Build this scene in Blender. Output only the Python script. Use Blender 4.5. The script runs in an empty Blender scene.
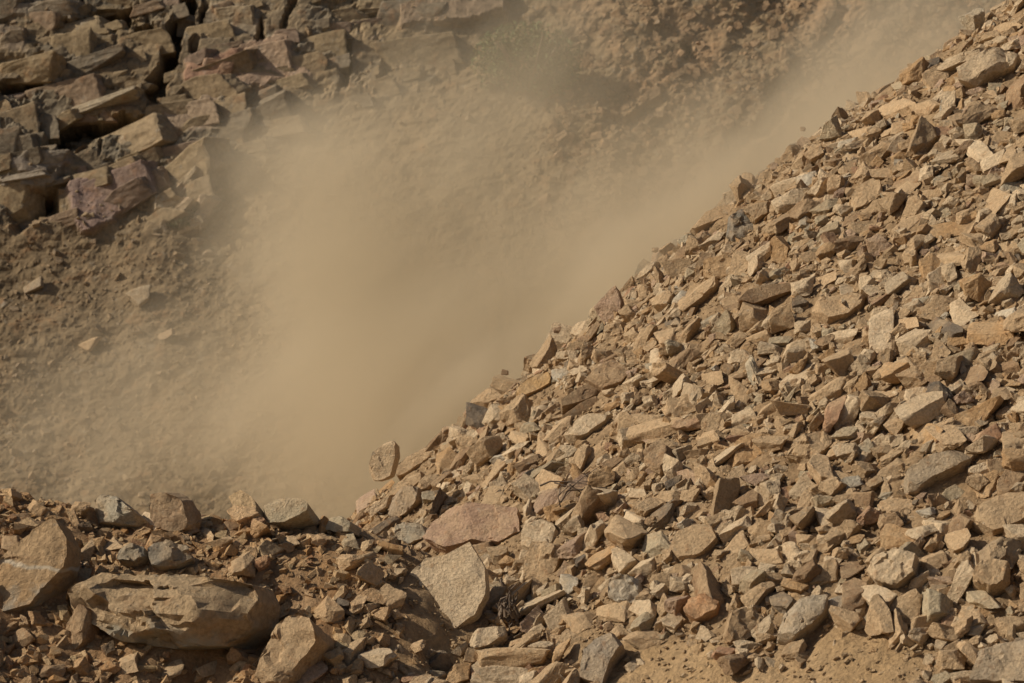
import bpy, math, random
import numpy as np
from mathutils import Vector, Matrix

# ------------------------------------------------------------------ camera, world, sun, exposure
S = bpy.context.scene
COL = S.collection
W0, H0, LENS = 1024, 683, 100.0
FPX = W0 * LENS / 36.0
cam_d = bpy.data.cameras.new('camera'); cam = bpy.data.objects.new('camera', cam_d); COL.objects.link(cam)
cam.location = (0, 0, 0); cam.rotation_euler = (math.radians(90), 0, 0)
cam_d.lens = LENS; cam_d.sensor_width = 36; cam_d.clip_start = 0.1; cam_d.clip_end = 2000
cam_d.dof.use_dof = True; cam_d.dof.focus_distance = 27.0; cam_d.dof.aperture_fstop = 2.8
S.camera = cam
SUN_DIR = Vector((-0.80, -0.10, 0.56)).normalized()      # towards the sun
elev = math.asin(SUN_DIR.z); azim = math.atan2(SUN_DIR.x, SUN_DIR.y)
w = bpy.data.worlds.new('World'); S.world = w; w.use_nodes = True
wn = w.node_tree; sky = wn.nodes.new('ShaderNodeTexSky'); sky.sky_type = 'NISHITA'; sky.sun_disc = False
sky.sun_elevation = elev; sky.sun_rotation = azim; sky.dust_density = 3.0
bg = wn.nodes['Background']; bg.inputs[1].default_value = 0.05
wn.links.new(sky.outputs[0], bg.inputs[0])
sun_d = bpy.data.lights.new('sun', 'SUN'); sun = bpy.data.objects.new('sun', sun_d); COL.objects.link(sun)
sun_d.energy = 4.0; sun_d.angle = math.radians(0.5); sun_d.color = (1.0, 0.895, 0.73)
sun.rotation_euler = SUN_DIR.to_track_quat('Z', 'Y').to_euler()
S.view_settings.view_transform = 'Standard'; S.view_settings.look = 'None'
S.view_settings.exposure = -0.02; S.view_settings.gamma = 1.0
S.cycles.max_bounces = 5; S.cycles.diffuse_bounces = 3; S.cycles.volume_bounces = 2
S.cycles.volume_step_rate = 1.0; S.cycles.volume_max_steps = 128
S.cycles.use_denoising = True

rng = np.random.default_rng(11)

# ------------------------------------------------------------------ noise
def _h(ix, iy, iz, s=0):
    n = (ix.astype(np.int64) * 374761393 + iy.astype(np.int64) * 668265263 + iz.astype(np.int64) * 2147483647 + s * 974634777) & 0xFFFFFFFF
    n = ((n ^ (n >> 13)) * 1274126177) & 0xFFFFFFFF
    n = ((n ^ (n >> 16)) * 2246822519) & 0xFFFFFFFF
    return ((n ^ (n >> 15)) & 0xFFFFFF) / float(0xFFFFFF)
def vnoise(x, y, z=None, s=0):
    if z is None: z = np.zeros_like(x)
    fx, fy, fz = np.floor(x), np.floor(y), np.floor(z)
    ax, ay, az = x - fx, y - fy, z - fz
    ax, ay, az = [t * t * t * (t * (t * 6 - 15) + 10) for t in (ax, ay, az)]
    r = 0
    for i in (0, 1):
        for j in (0, 1):
            for k in (0, 1):
                r = r + _h(fx + i, fy + j, fz + k, s) * (ax if i else 1 - ax) * (ay if j else 1 - ay) * (az if k else 1 - az)
    return r * 2 - 1
def fbm(x, y, z=None, o=4, s=0, g=0.5):
    a, r, t = 1.0, 0, 0
    if z is None: z = np.zeros_like(x)
    for i in range(o):
        r = r + a * vnoise(x, y, z, s + i); t += a; a *= g
        x, y, z = x * 2.03 + 17.1, y * 2.03 + 3.7, z * 2.03 + 9.2
    return r / t
def cells(x, y, s=0, jit=0.85):
    """Jittered cells: distance to the border between the two nearest seeds, a random number, and the offset from the nearest seed."""
    fx, fy = np.floor(x), np.floor(y)
    d1 = np.full(x.shape, 9e9); d2 = d1.copy(); idr = d1 * 0; ox = d1 * 0; oy = d1 * 0
    z = np.zeros_like(fx)
    for i in (-1, 0, 1):
        for j in (-1, 0, 1):
            cx, cy = fx + i, fy + j
            px = cx + .5 + jit * (_h(cx, cy, z, s) - .5); py = cy + .5 + jit * (_h(cx, cy, z, s + 5) - .5)
            dx, dy = x - px, y - py; d = np.hypot(dx, dy)
            near = d < d1
            d2 = np.where(near, d1, np.minimum(d2, d))
            r = _h(cx, cy, z, s + 9)
            idr = np.where(near, r, idr); ox = np.where(near, dx, ox); oy = np.where(near, dy, oy); d1 = np.where(near, d, d1)
    return d2 - d1, idr, ox, oy
def sstep(a, b, x):
    t = np.clip((x - a) / (b - a), 0, 1); return t * t * (3 - 2 * t)
def smax(a, b, k):
    h = np.clip(.5 + .5 * (a - b) / k, 0, 1); return b + (a - b) * h + k * h * (1 - h)

# ------------------------------------------------------------------ mesh helpers
def mesh_from(name, V, F, smooth=False, col=None, mat=None):
    """V (n,3) and F (m,3|4) numpy arrays -> mesh data"""
    me = bpy.data.meshes.new(name); V = np.asarray(V, np.float32); F = np.asarray(F, np.int32); k = F.shape[1]
    me.vertices.add(len(V)); me.vertices.foreach_set('co', V.ravel())
    me.loops.add(F.size); me.loops.foreach_set('vertex_index', F.ravel())
    me.polygons.add(len(F)); me.polygons.foreach_set('loop_start', np.arange(0, F.size, k, dtype=np.int32))
    me.polygons.foreach_set('use_smooth', np.full(len(F), smooth))
    me.update(calc_edges=True)
    if col is not None:
        a = me.color_attributes.new('Col', 'FLOAT_COLOR', 'POINT')
        c = np.ones((len(V), 4), np.float32); c[:, :3] = col; a.data.foreach_set('color', c.ravel())
    if mat: me.materials.append(mat)
    return me
def link(name, me, kind=None, label=None, cat=None, group=None, parent=None):
    o = bpy.data.objects.new(name, me); COL.objects.link(o)
    if kind: o['kind'] = kind
    if label: o['label'] = label
    if cat: o['category'] = cat
    if group: o['group'] = group
    if parent: o.parent = parent
    return o
def grid_faces(nu, nv):
    i = np.arange(nu - 1)[:, None] * nv + np.arange(nv - 1)[None, :]; i = i.ravel()
    return np.stack([i, i + nv, i + nv + 1, i + 1], 1)
def ico(sub):
    import bmesh
    bm = bmesh.new(); bmesh.ops.create_icosphere(bm, subdivisions=sub, radius=1)
    V = np.array([v.co[:] for v in bm.verts]); F = np.array([[v.index for v in f.verts] for f in bm.faces]); bm.free()
    return V / np.linalg.norm(V, axis=1)[:, None], F
ICO = {k: ico(k) for k in (1, 2, 3, 4, 5, 6)}

# ------------------------------------------------------------------ materials
def nd(t, ty, **kw):
    n = t.nodes.new(ty)
    for k, v in kw.items():
        if isinstance(k, str) and hasattr(n, k): setattr(n, k, v)
    return n
def stone_mat(name, source, rough_scale=9.0, bump=0.25, stain=True, dist=0.02, dust=0.35):
    m = bpy.data.materials.new(name); m.use_nodes = True; t = m.node_tree; L = t.links.new
    b = t.nodes['Principled BSDF']; b.inputs['Roughness'].default_value = 0.92; b.inputs['Specular IOR Level'].default_value = 0.18
    geo = nd(t, 'ShaderNodeNewGeometry')
    pos = geo.outputs['Position']
    if source == 'object': base = nd(t, 'ShaderNodeObjectInfo').outputs['Color']
    elif source == 'attr':
        a = nd(t, 'ShaderNodeVertexColor'); a.layer_name = 'Col'; base = a.outputs['Color']
    else:
        c = nd(t, 'ShaderNodeRGB'); c.outputs[0].default_value = (*source, 1); base = c.outputs[0]
    def noise(scale, detail=6, rough=.6, dim='3D'):
        n = nd(t, 'ShaderNodeTexNoise'); n.inputs['Scale'].default_value = scale; n.inputs['Detail'].default_value = detail
        n.inputs['Roughness'].default_value = rough; L(pos, n.inputs['Vector']); return n.outputs['Fac']
    def ramp(inp, lo, hi, a, bb):
        r = nd(t, 'ShaderNodeMapRange'); L(inp, r.inputs['Value'])
        for k, v in zip(('From Min', 'From Max', 'To Min', 'To Max'), (lo, hi, a, bb)): r.inputs[k].default_value = v
        return r.outputs[0]
    def mix(fac, a, bb, mode='MIX'):
        n = nd(t, 'ShaderNodeMix'); n.data_type = 'RGBA'; n.blend_type = mode
        if isinstance(fac, float): n.inputs[0].default_value = fac
        else: L(fac, n.inputs[0])
        for s_, v in ((n.inputs[6], a), (n.inputs[7], bb)):
            if isinstance(v, tuple): s_.default_value = (*v, 1)
            else: L(v, s_)
        return n.outputs[2]
    fine = noise(rough_scale * 3.2, 8, .7); mid = noise(rough_scale, 6, .6); big = noise(rough_scale * .33, 4, .55)
    c = mix(ramp(big, .40, .62, 0., dust), base, (0.47, 0.340, 0.205))                  # dust lying on the stone
    if stain:
        c = mix(ramp(mid, .56, .70, 0., .45), c, (0.30, 0.155, 0.07))                    # rust-brown stains
        c = mix(ramp(noise(rough_scale * 1.7, 5, .6), .60, .72, 0., .5), c, (0.30, 0.27, 0.22))
    v = ramp(fine, .28, .72, .66, 1.44)
    hs = nd(t, 'ShaderNodeHueSaturation'); L(c, hs.inputs['Color']); L(v, hs.inputs['Value'])
    L(hs.outputs[0], b.inputs['Base Color'])
    bp = nd(t, 'ShaderNodeBump'); bp.inputs['Strength'].default_value = bump; bp.inputs['Distance'].default_value = dist * 2
    ad = nd(t, 'ShaderNodeMath', operation='ADD'); L(fine, ad.inputs[0]); L(mid, ad.inputs[1]); L(ad.outputs[0], bp.inputs['Height'])
    L(bp.outputs[0], b.inputs['Normal'])
    return m
M_STONE = stone_mat('dusty_stone', 'object', 12.0, .7, dust=.55)
M_RUBBLE = stone_mat('rubble_stone', 'attr', 12.0, .9, dust=.5)
M_SOIL = stone_mat('talus_soil', 'attr', 7.0, .8, stain=False, dist=.03)
M_CLIFF = stone_mat('cliff_rock', 'attr', 3.0, .6, dist=.03, dust=.12)

C = dict(tan=(.45, .315, .185), pale=(.57, .44, .29), grey=(.40, .325, .215), blue=(.41, .355, .26), orange=(.43, .27, .135),
         red=(.36, .215, .13), brown=(.27, .175, .10), dark=(.15, .12, .09), pink=(.42, .29, .20), white=(.52, .46, .36))
CW = dict(tan='tan', pale='pale tan', grey='grey', blue='bluish grey', orange='orange brown', red='reddish brown', brown='brown', dark='dark brown', pink='pinkish', white='off white')

# ------------------------------------------------------------------ foreground land: the talus cone and the berm in front of it
XA, YA, ZA, K = 9.0, 33.0, 6.46, 0.782
bpx = np.array([-400, -100, 0, 60, 110, 160, 210, 260, 300, 345, 375, 430, 520, 640]); bpy_ = np.array([470, 488, 490, 500, 520, 516, 514, 512, 520, 524, 530, 548, 610, 690])
YB = 26.5
def land0(x, y):
    r = np.sqrt((x - XA) ** 2 + (y - YA) ** 2 + .3)
    cone = ZA - K * r + .24 * np.exp(-((x - 3.0) / 1.9) ** 2 - ((y - 33.0) / 3.5) ** 2)
    px = W0 / 2 + x / y * FPX
    zc = -(np.interp(W0 / 2 + x / YB * FPX, bpx, bpy_) - H0 / 2) / FPX * YB - .06
    berm = zc - .80 * (np.sqrt((y - YB) ** 2 + .25) - .5)
    berm = np.where(x > -1.0, berm - (x + 1.0) * .05, berm)
    z = smax(cone, berm, .6)
    return np.maximum(z, -8.0 + 0 * z)
def P2W(px, py, d): return np.array([(px - W0 / 2) / FPX * d, d, -(py - H0 / 2) / FPX * d])
DENT = [(205, 655, .40, .30), (262, 610, .28, .45), (15, 625, .2, .3), (555, 560, .1, .2), (442, 665, .15, .2), (745, 455, .1, .25)]
_dw = []
def land(x, y):
    z = land0(x, y)
    z = z + .10 * fbm(x * .7, y * .7, o=3, s=3) + .035 * fbm(x * 4, y * 4, o=3, s=8)
    for (cx, cy, r, a) in _dw: z = z - a * np.exp(-((x - cx) ** 2 + (y - cy) ** 2) / r ** 2)
    return z
def hit(px, py, fn=None):
    """Where the line of sight of a point of the survey meets the land."""
    fn = fn or land
    px = np.atleast_1d(np.asarray(px, float)); py = np.atleast_1d(np.asarray(py, float))
    t = np.arange(17, 42, .02)[None, :]
    x = (px[:, None] - W0 / 2) / FPX * t; z = -(py[:, None] - H0 / 2) / FPX * t
    below = fn(x, np.broadcast_to(t, x.shape)) > z
    k = below.argmax(1); ok = below.any(1); d = t[0, k]
    return np.stack([(px - W0 / 2) / FPX * d, d, -(py - H0 / 2) / FPX * d], 1), ok
for (px, py, r, a) in DENT:
    p, ok = hit(px, py, land0); _dw.append((p[0, 0], p[0, 1], r, a))
def snap(px, py):
    """A stone listed at the skyline sits on the first ground met below that point."""
    q = np.arange(py, py + 60, 2.0); p, ok = hit(np.full(len(q), px), q)
    lim = 33.6 if px > 350 else 28.0
    good = ok & (p[:, 1] < lim)
    i = good.argmax() if good.any() else 0
    return p[i]
def normal(p):
    e = .15; x, y = p[..., 0], p[..., 1]
    n = np.stack([-(land0(x + e, y) - land0(x - e, y)) / (2 * e), -(land0(x, y + e) - land0(x, y - e)) / (2 * e), np.ones_like(x)], -1)
    return n / np.linalg.norm(n, axis=-1, keepdims=True)
def pix(p): return W0 / 2 + p[..., 0] / p[..., 1] * FPX, H0 / 2 - p[..., 2] / p[..., 1] * FPX

def soilness(x, y):
    """How much bare earth shows between the stones (1 = earth bank, 0 = all stones)."""
    z = land0(x, y); px = W0 / 2 + x / y * FPX; py = H0 / 2 - z / y * FPX
    n = fbm(x * 1.1, y * 1.1, o=3, s=33)
    a = sstep(0, 1, (py - (632 + 12 * np.sin(px / 38)) - 30 * fbm(x * 2.2, y * 2.2, o=2, s=5)) / 24) * sstep(600, 660, px) * sstep(960, 900, px)
    b = sstep(70, 0, np.hypot((px - 330) / 1.1, (py - 560) / .9)) * .8 + sstep(60, 0, np.hypot((px - 440) / 2.2, (py - 655))) * .8
    c = sstep(90, 0, np.hypot((px - 175) / 1.8, (py - 640) / 1.0)) * .5
    e = sstep(70, 0, np.hypot(px - 600, py - 668)) * .6
    f = sstep(60, 10, np.hypot(px - 470, (py - 430) * 1.5)) * .3 + sstep(40, 0, np.hypot((px - 915) / 1.3, (py - 135))) * .7
    return np.clip(a + b + c + e + f + n * .25, 0, 1)

gx = np.arange(-8.5, 11.5, .045); gy = np.arange(16, 42, .045)
X, Y = np.meshgrid(gx, gy, indexing='ij')
so = soilness(X, Y)
Z = land(X, Y)
ed, rid, ox, oy = cells(X * 6 + fbm(X * 3, Y * 3, s=4), Y * 6, s=2)
ed2, rid2, ox2, oy2 = cells(X * 14, Y * 14, s=7)
Z += (.045 * (rid - .5) + .03 * (ox * (rid - .5) * 2)) * (1 - so * .4) + .025 * (rid2 - .5) * (1 - .3 * so) + .02 * fbm(X * 9, Y * 9, o=2, s=15)
sc = np.array((.41, .275, .145)); gap_dk = np.array((.27, .18, .10))  # bare earth; earth among stones, its colour darkened to deepen shade in the gaps
tcol = (1 - so[..., None]) * gap_dk * (.85 + .4 * rid[..., None]) + so[..., None] * sc * (1 + .12 * fbm(X * 5, Y * 5, s=9)[..., None])
_px = W0 / 2 + X / Y * FPX; _b = (sstep(450, 330, _px) * sstep(31, 28, Y))[..., None]; tcol = tcol * (1 - _b * np.array((-.06, .07, .17)))
me = mesh_from('talus_slope', np.stack([X, Y, Z], -1).reshape(-1, 3), grid_faces(len(gx), len(gy)), True, tcol.reshape(-1, 3), M_SOIL)
link('talus_slope', me, kind='structure')
# quarry floor to the horizon
me = mesh_from('quarry_floor', [(-900, -300, -7.2), (900, -300, -7.2), (900, 1500, -7.2), (-900, 1500, -7.2)], [(0, 1, 2, 3)], False, (.30, .21, .12), M_SOIL)
link('quarry_floor', me, kind='structure')

# ------------------------------------------------------------------ the quarry face beyond the dust
def rot(u, v, a):
    c, s_ = math.cos(math.radians(a)), math.sin(math.radians(a)); return c * u + s_ * v, -s_ * u + c * v
step = 2.6
U, Vv = np.meshgrid(np.arange(-420, 1500, step), np.arange(-330, 760, step), indexing='ij')     # survey grid of the face, v runs down
Y0 = 49.0; SL = 0.75                                                                            # the face leans back
m_u = (U - W0 / 2) / FPX; m_v = -(Vv - H0 / 2) / FPX
T = Y0 / (1 - SL * m_v)
# world coordinates along the face (metres)
fu = m_u * T; fv = -m_v * T
wpx = fbm(U / 40, Vv / 40, o=4, s=60, g=.5) * 17; wpy = fbm(U / 36, Vv / 30, o=4, s=61, g=.5) * 15
Uw, Vw = U + wpx, Vv + wpy
def box_mask(cx, cy, L_, Wd, a, soft=.25, u=None, v=None):
    du, dv = rot((Uw if u is None else u) - cx, -((Vw if v is None else v) - cy), a)
    return sstep(1 + soft, 1 - soft, np.maximum(np.abs(du) / (L_ / 2), np.abs(dv) / (Wd / 2))), du, dv
R = sstep(0, 1, ((255 - .15 * U) - Vv) / 30) * sstep(0, 1, (235 + 30 * fbm(Vv / 60, U / 90, s=21) - (U - (200 - Vv).clip(0) * .75)) / 60)
R = np.clip(R, 0, 1)
R2 = sstep(130, 60, Vv) * sstep(480, 330, U) * (1 - R)
G = sstep(520, 620, U) * sstep(330, 180, Vv - (U - 700) * -.1)
du, dv = rot(fu, -fv, 14)
e1, r1, a1, b1 = cells(du * .75 + .5 * fbm(fu * .9, fv * .9, s=70), dv * 1.7 + .5 * fbm(fu * 1.3, fv, s=71), s=31)
e2, r2, a2, b2 = cells(du * 2.3 + .3 * fbm(fu * 3, fv * 3, s=72), dv * 4.6, s=41)
e3, r3, a3, b3 = cells(du * 7, dv * 12, s=51)
D = np.zeros_like(U)
rock = .22 * (r1 - .45) + .26 * b1 * (r1 - .2) + .12 * a1 * (r2 - .3) + .12 * (r2 - .5) + .16 * b2 * (r2 + .2) + .07 * (r3 - .5) \
    - .05 * sstep(.06, 0, e1) + .10 * fbm(du * 1.0, dv * 4.0, o=5, s=77, g=.5) + .03 * fbm(du * 6, dv * 12, o=3, s=78)
_cr = np.abs(fbm(du * .9 + 5, dv * .55, o=3, s=210)); rock = rock - .22 * sstep(.035, .0, _cr)
_cr = np.abs(fbm(du * .4 + 9, dv * 1.6, o=3, s=211)); rock = rock - .16 * sstep(.03, .0, _cr)
pocket = sstep(-.05, .2, fbm(du * .7 + 3, dv * 1.5, o=3, s=220))          # earth lying on the ledges
rock = rock * .6 * (1 - .65 * pocket) + pocket * (.05 * fbm(fu * 2.5, fv * 5, o=4, s=221) + .1)
D += R * rock * .85 + R2 * (.45 * rock)
soil = .16 * fbm(fu * .8, fv * .8, o=3, s=80) + .05 * fbm(*rot(fu * 3.5, -fv * 9, -20), o=4, s=81) + .02 * (r3 - .5) + .03 * fbm(fu * 7, fv * 7, o=4, s=90, g=.65)
D += (1 - R - .6 * R2).clip(0, 1) * soil
g1, g2 = rot(fu, -fv, 52)
lump = .26 * fbm(g1 * .35, g2 * .9, o=3, s=100) + .10 * np.abs(fbm(g1 * 1.2, g2 * 2.2, o=3, s=101)) + .022 * fbm(g1 * 3, g2 * 7, o=5, s=102, g=.55) + .03 * (r3 - .5) * sstep(0, .3, fbm(fu, fv, s=240)) + .02 * (r2 - .5)
D += G * lump
# the named hollows, ledges and blocks of the face: centre, length, height, tilt, depth
for (cx, cy, L_, Wd, a, d, so_) in [(92, 131, 96, 21, 17, -1.0, .12), (128, 117, 34, 15, 12, -.5, .2), (34, 212, 50, 24, 22, -1.0, .3), (98, 18, 56, 16, 12, -1.0, .25), (12, 92, 30, 16, 25, -.9, .3),
                                    (34, 72, 28, 16, 38, -.6, .4), (128, 23, 11, 9, 0, -.5, .3), (150, 26, 15, 14, 20, -.5, .3), (190, 8, 9, 36, -5, -.4, .3), (202, 28, 6, 46, -4, -.35, .4), (178, 28, 15, 62, -12, -.75, .3),
                                    (164, 70, 17, 50, -22, -.65, .35), (150, 112, 16, 34, -12, -.4, .25), (192, 92, 14, 16, 20, -.25, .4), (196, 203, 30, 9, 50, -.6, .3), (222, 196, 22, 10, 25, -.5, .3),
                                    (290, 20, 7, 40, -14, -.25, .4), (258, 30, 10, 44, 22, -.35, .4), (400, 8, 90, 12, 4, -.3, .3), (135, 150, 3, 30, -14, -.3, .5), (140, 175, 5, 22, -10, -.5, .5),
                                    (62, 158, 46, 5, 24, -.25, .4), (40, 156, 5, 22, -8, -.4, .4), (345, 60, 8, 40, -16, -.3, .4), (384, 68, 12, 50, -20, -.35, .4),
                                    (697, 42, 7, 20, 0, -.5, .4), (790, 95, 40, 30, 40, -.35, .5), (640, 120, 50, 16, 40, -.4, .5), (760, 130, 70, 22, 42, -.35, .5)]:
    k, _, pv = box_mask(cx, cy, L_, Wd, a, so_)
    ramp = np.clip(.5 + pv / Wd, 0, 1) if L_ > Wd * 1.15 else 1.0
    D += d * 1.1 * k * (.15 + .85 * ramp)
pcol = [(.27, .20, .125), (.235, .185, .14)]
colr = np.empty(U.shape + (3,))
soilc = np.array((.215, .155, .09)); rockc = np.array((.27, .205, .125)); greyc = np.array((.21, .175, .125)); warm = np.array((.31, .195, .11))
mr = np.clip((R + R2 * .7) * (1 - .6 * pocket), 0, 1)[..., None]
colr[:] = soilc * (1 + .2 * fbm(fu * 1.5, fv * 1.5, s=120)[..., None])
colr = colr * (1 - mr) + mr * (rockc + (greyc - rockc) * sstep(.35, .75, r1)[..., None]) * (.82 + .36 * r2[..., None])
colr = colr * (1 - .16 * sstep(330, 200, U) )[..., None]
colr = colr + (warm - colr) * (G * sstep(-.2, .5, fbm(fu * .8, fv * .8, o=3, s=130)))[..., None] * .8
for (cx, cy, L_, Wd, a, d, tilt, c_) in [(112, 194, 82, 42, 22, .30, .2, (.235, .165, .14)), (152, 178, 20, 44, -12, .18, .1, (.255, .18, .145)), (213, 68, 52, 24, 3, .22, .15, (.36, .215, .145)), (36, 166, 70, 17, 5, .45, .3, (.22, .185, .15)),
                                         (28, 187, 64, 10, 12, .5, .3, (.24, .21, .17)), (10, 42, 34, 22, 0, .25, .2, (.26, .2, .14)), (232, 20, 50, 34, 5, .12, .2, (.30, .24, .165)), (185, 118, 62, 34, 8, .10, .1, (.29, .215, .15)),
                                         (172, 195, 60, 12, 40, .35, .3, (.36, .29, .2)), (205, 178, 44, 12, 42, .25, .3, (.30, .22, .16)), (180, 215, 44, 9, 42, .3, .3, (.38, .3, .21)), (206, 213, 30, 13, 48, .4, .3, (.36, .27, .18)), (40, 8, 70, 18, 4, .3, .2, (.24, .2, .15)),
                                         (270, 60, 60, 36, 10, .15, .2, (.33, .23, .16)), (450, 10, 110, 22, 4, .3, .1, (.26, .19, .13))]:
    k, pu, pv = box_mask(cx, cy, L_, Wd, a, .1)
    flat = d * .55 + tilt * .8 * (pv / Wd) * .6 + .03 * fbm(fu * 5, fv * 5, s=140)
    D = D * (1 - k) + flat * k
    colr = colr * (1 - k[..., None]) + np.array(c_) * k[..., None]
P = np.stack([m_u * T, T, m_v * T], -1)
nface = np.array([0, -1, SL]); nface = nface / np.linalg.norm(nface)
nf2 = np.array([0, -1, .35]); nf2 /= np.linalg.norm(nf2)
P = P + D[..., None] * nf2
PF = P
def face_at(px, py):
    i = int(round((px + 420) / step)); j = int(round((py + 330) / step)); i = min(max(i, 1), U.shape[0] - 2); j = min(max(j, 1), U.shape[1] - 2)
    return PF[i, j]

# ------------------------------------------------------------------ rocks
def polytope(dirs, seed, kind='block'):
    """Radius along each direction of a broken, flat-faced stone of about unit size."""
    r = np.random.default_rng(seed)
    n = [np.array(v, float) for v in ((1, 0, 0), (-1, 0, 0), (0, 1, 0), (0, -1, 0), (0, 0, 1), (0, 0, -1))]
    n = [v + r.normal(0, .20 if kind != 'wedge' else .33, 3) for v in n]; h = list(r.uniform(.72, 1.0, 6))
    for _ in range({'block': 5, 'slab': 6, 'wedge': 3, 'chunk': 9, 'shard': 4}[kind]):
        v = r.normal(0, 1, 3)
        if kind == 'slab': v[2] *= .45
        n.append(v); h.append(r.uniform(.72, 1.05))
    n = np.array([v / np.linalg.norm(v) for v in n]); h = np.array(h)
    q = dirs @ n.T; q = np.where(q > .02, h[None, :] / np.maximum(q, .02), 99)
    R_ = q.min(1)
    qs = np.sort(q, 1); R_ = np.minimum(R_, 1.45)
    R_ -= .03 * sstep(.08, 0, qs[:, 1] - qs[:, 0])
    return R_
def hull_of(seed, kind):
    """Corner points of a flat-faced broken stone: where its fracture planes meet."""
    r = np.random.default_rng(seed)
    n = [np.array(v, float) for v in ((1, 0, 0), (-1, 0, 0), (0, 1, 0), (0, -1, 0), (0, 0, 1), (0, 0, -1))]
    n = [v + r.normal(0, {'wedge': .38, 'bed': .13}.get(kind, .24), 3) for v in n]; h = list(r.uniform(.68, 1.0, 6))
    for _ in range({'block': 4, 'slab': 5, 'wedge': 3, 'chunk': 7, 'shard': 3, 'bed': 2}[kind]):
        v = r.normal(0, 1, 3)
        if kind == 'slab': v[2] *= .45
        n.append(v); h.append(r.uniform(.62, 1.0))
    n = np.array([v / np.linalg.norm(v) for v in n]); h = np.array(h); P_ = []
    m = len(n)
    for a in range(m):
        for b in range(a + 1, m):
            for c in range(b + 1, m):
                M_ = n[[a, b, c]]
                if abs(np.linalg.det(M_)) < .05: continue
                q = np.linalg.solve(M_, h[[a, b, c]])
                if (n @ q <= h + 1e-6).all() and np.linalg.norm(q) < 2.2: P_.append(q)
    P_ = np.array(P_); P_ -= (P_.max(0) + P_.min(0)) / 2
    return P_ / (P_.max(0) - P_.min(0))[None] * 1.0
def hull_mesh(seed, kind, bevel=0.0, cuts=0):
    import bmesh
    P_ = hull_of(seed, kind); bm = bmesh.new()
    for q in P_: bm.verts.new(q)
    bmesh.ops.remove_doubles(bm, verts=bm.verts, dist=.02)
    g = bmesh.ops.convex_hull(bm, input=bm.verts)
    bmesh.ops.delete(bm, geom=[v for v in bm.verts if not v.link_faces], context='VERTS')
    if bevel:
        bmesh.ops.dissolve_limit(bm, angle_limit=.03, verts=bm.verts, edges=bm.edges)
        bmesh.ops.bevel(bm, geom=list(bm.edges), offset=bevel, segments=1, profile=.5, affect='EDGES', clamp_overlap=True)
        bmesh.ops.triangulate(bm, faces=bm.faces)
        for _ in range(cuts):
            le = [e for e in bm.edges if e.calc_length() > .12]
            if le: bmesh.ops.subdivide_edges(bm, edges=le, cuts=1)
            bmesh.ops.triangulate(bm, faces=bm.faces)
    bmesh.ops.triangulate(bm, faces=bm.faces); bm.verts.index_update()
    V = np.array([v.co[:] for v in bm.verts]); F = np.array([[v.index for v in f.verts] for f in bm.faces]); bm.free()
    return V, F
def rock_verts(sub, seed, dims, kind='block', rough=.035, layers=0.0):
    V, F = hull_mesh(seed, kind, .022, 4 if sub > 3 else 3)
    V = V * np.array(dims)[None, :]
    s = max(dims); o = seed % 97; f = 2.6 / s
    c = [V[:, k] * f for k in range(3)]
    dv = np.stack([fbm(c[0] + o, c[1], c[2], 5, seed % 50, .6), fbm(c[0] + o, c[1] + 31, c[2], 5, seed % 50, .6), fbm(c[0] + o, c[1], c[2] + 57, 5, seed % 50, .6)], 1)
    V = V + dv * rough * 1.5 * np.array(dims)[None, :]
    if layers:
        lv = vnoise(V[:, 2] / dims[2] * 7 + o, V[:, 2] * 0, V[:, 2] * 0)
        V[:, :2] *= (1 + layers * np.round(lv * 2) / 2)[:, None]
    return V, F
def oblique(ax, az, n):
    """The vector in the plane across n that is seen as (ax, az)."""
    return np.array([ax, -(n[0] * ax + n[2] * az) / n[1], az])
KINDS = ['block', 'slab', 'wedge', 'chunk', 'shard']
used_boxes = []
rocks = []          # every stone that is an object of its own: dict(obj, px, py, size, colour, shape, label)
def add_rock(name, me, col, px, py, size, shape, label=None, cat='rock', group='broken stones of the rock slide', short=None, cw=None):
    if not me.materials: me.materials.append(M_STONE)
    o = link(name, me, cat=cat, group=group)
    j = rng.uniform(.9, 1.1)
    o.color = (col[0] * j, col[1] * j, col[2] * j, 1)
    rocks.append(dict(o=o, px=px, py=py, size=size, shape=shape, label=label, short=short, cw=cw))
    return o
def sharpen(me, deg=28):
    me.polygons.foreach_set('use_smooth', np.ones(len(me.polygons), bool)); me.set_sharp_from_angle(angle=math.radians(deg))

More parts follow.
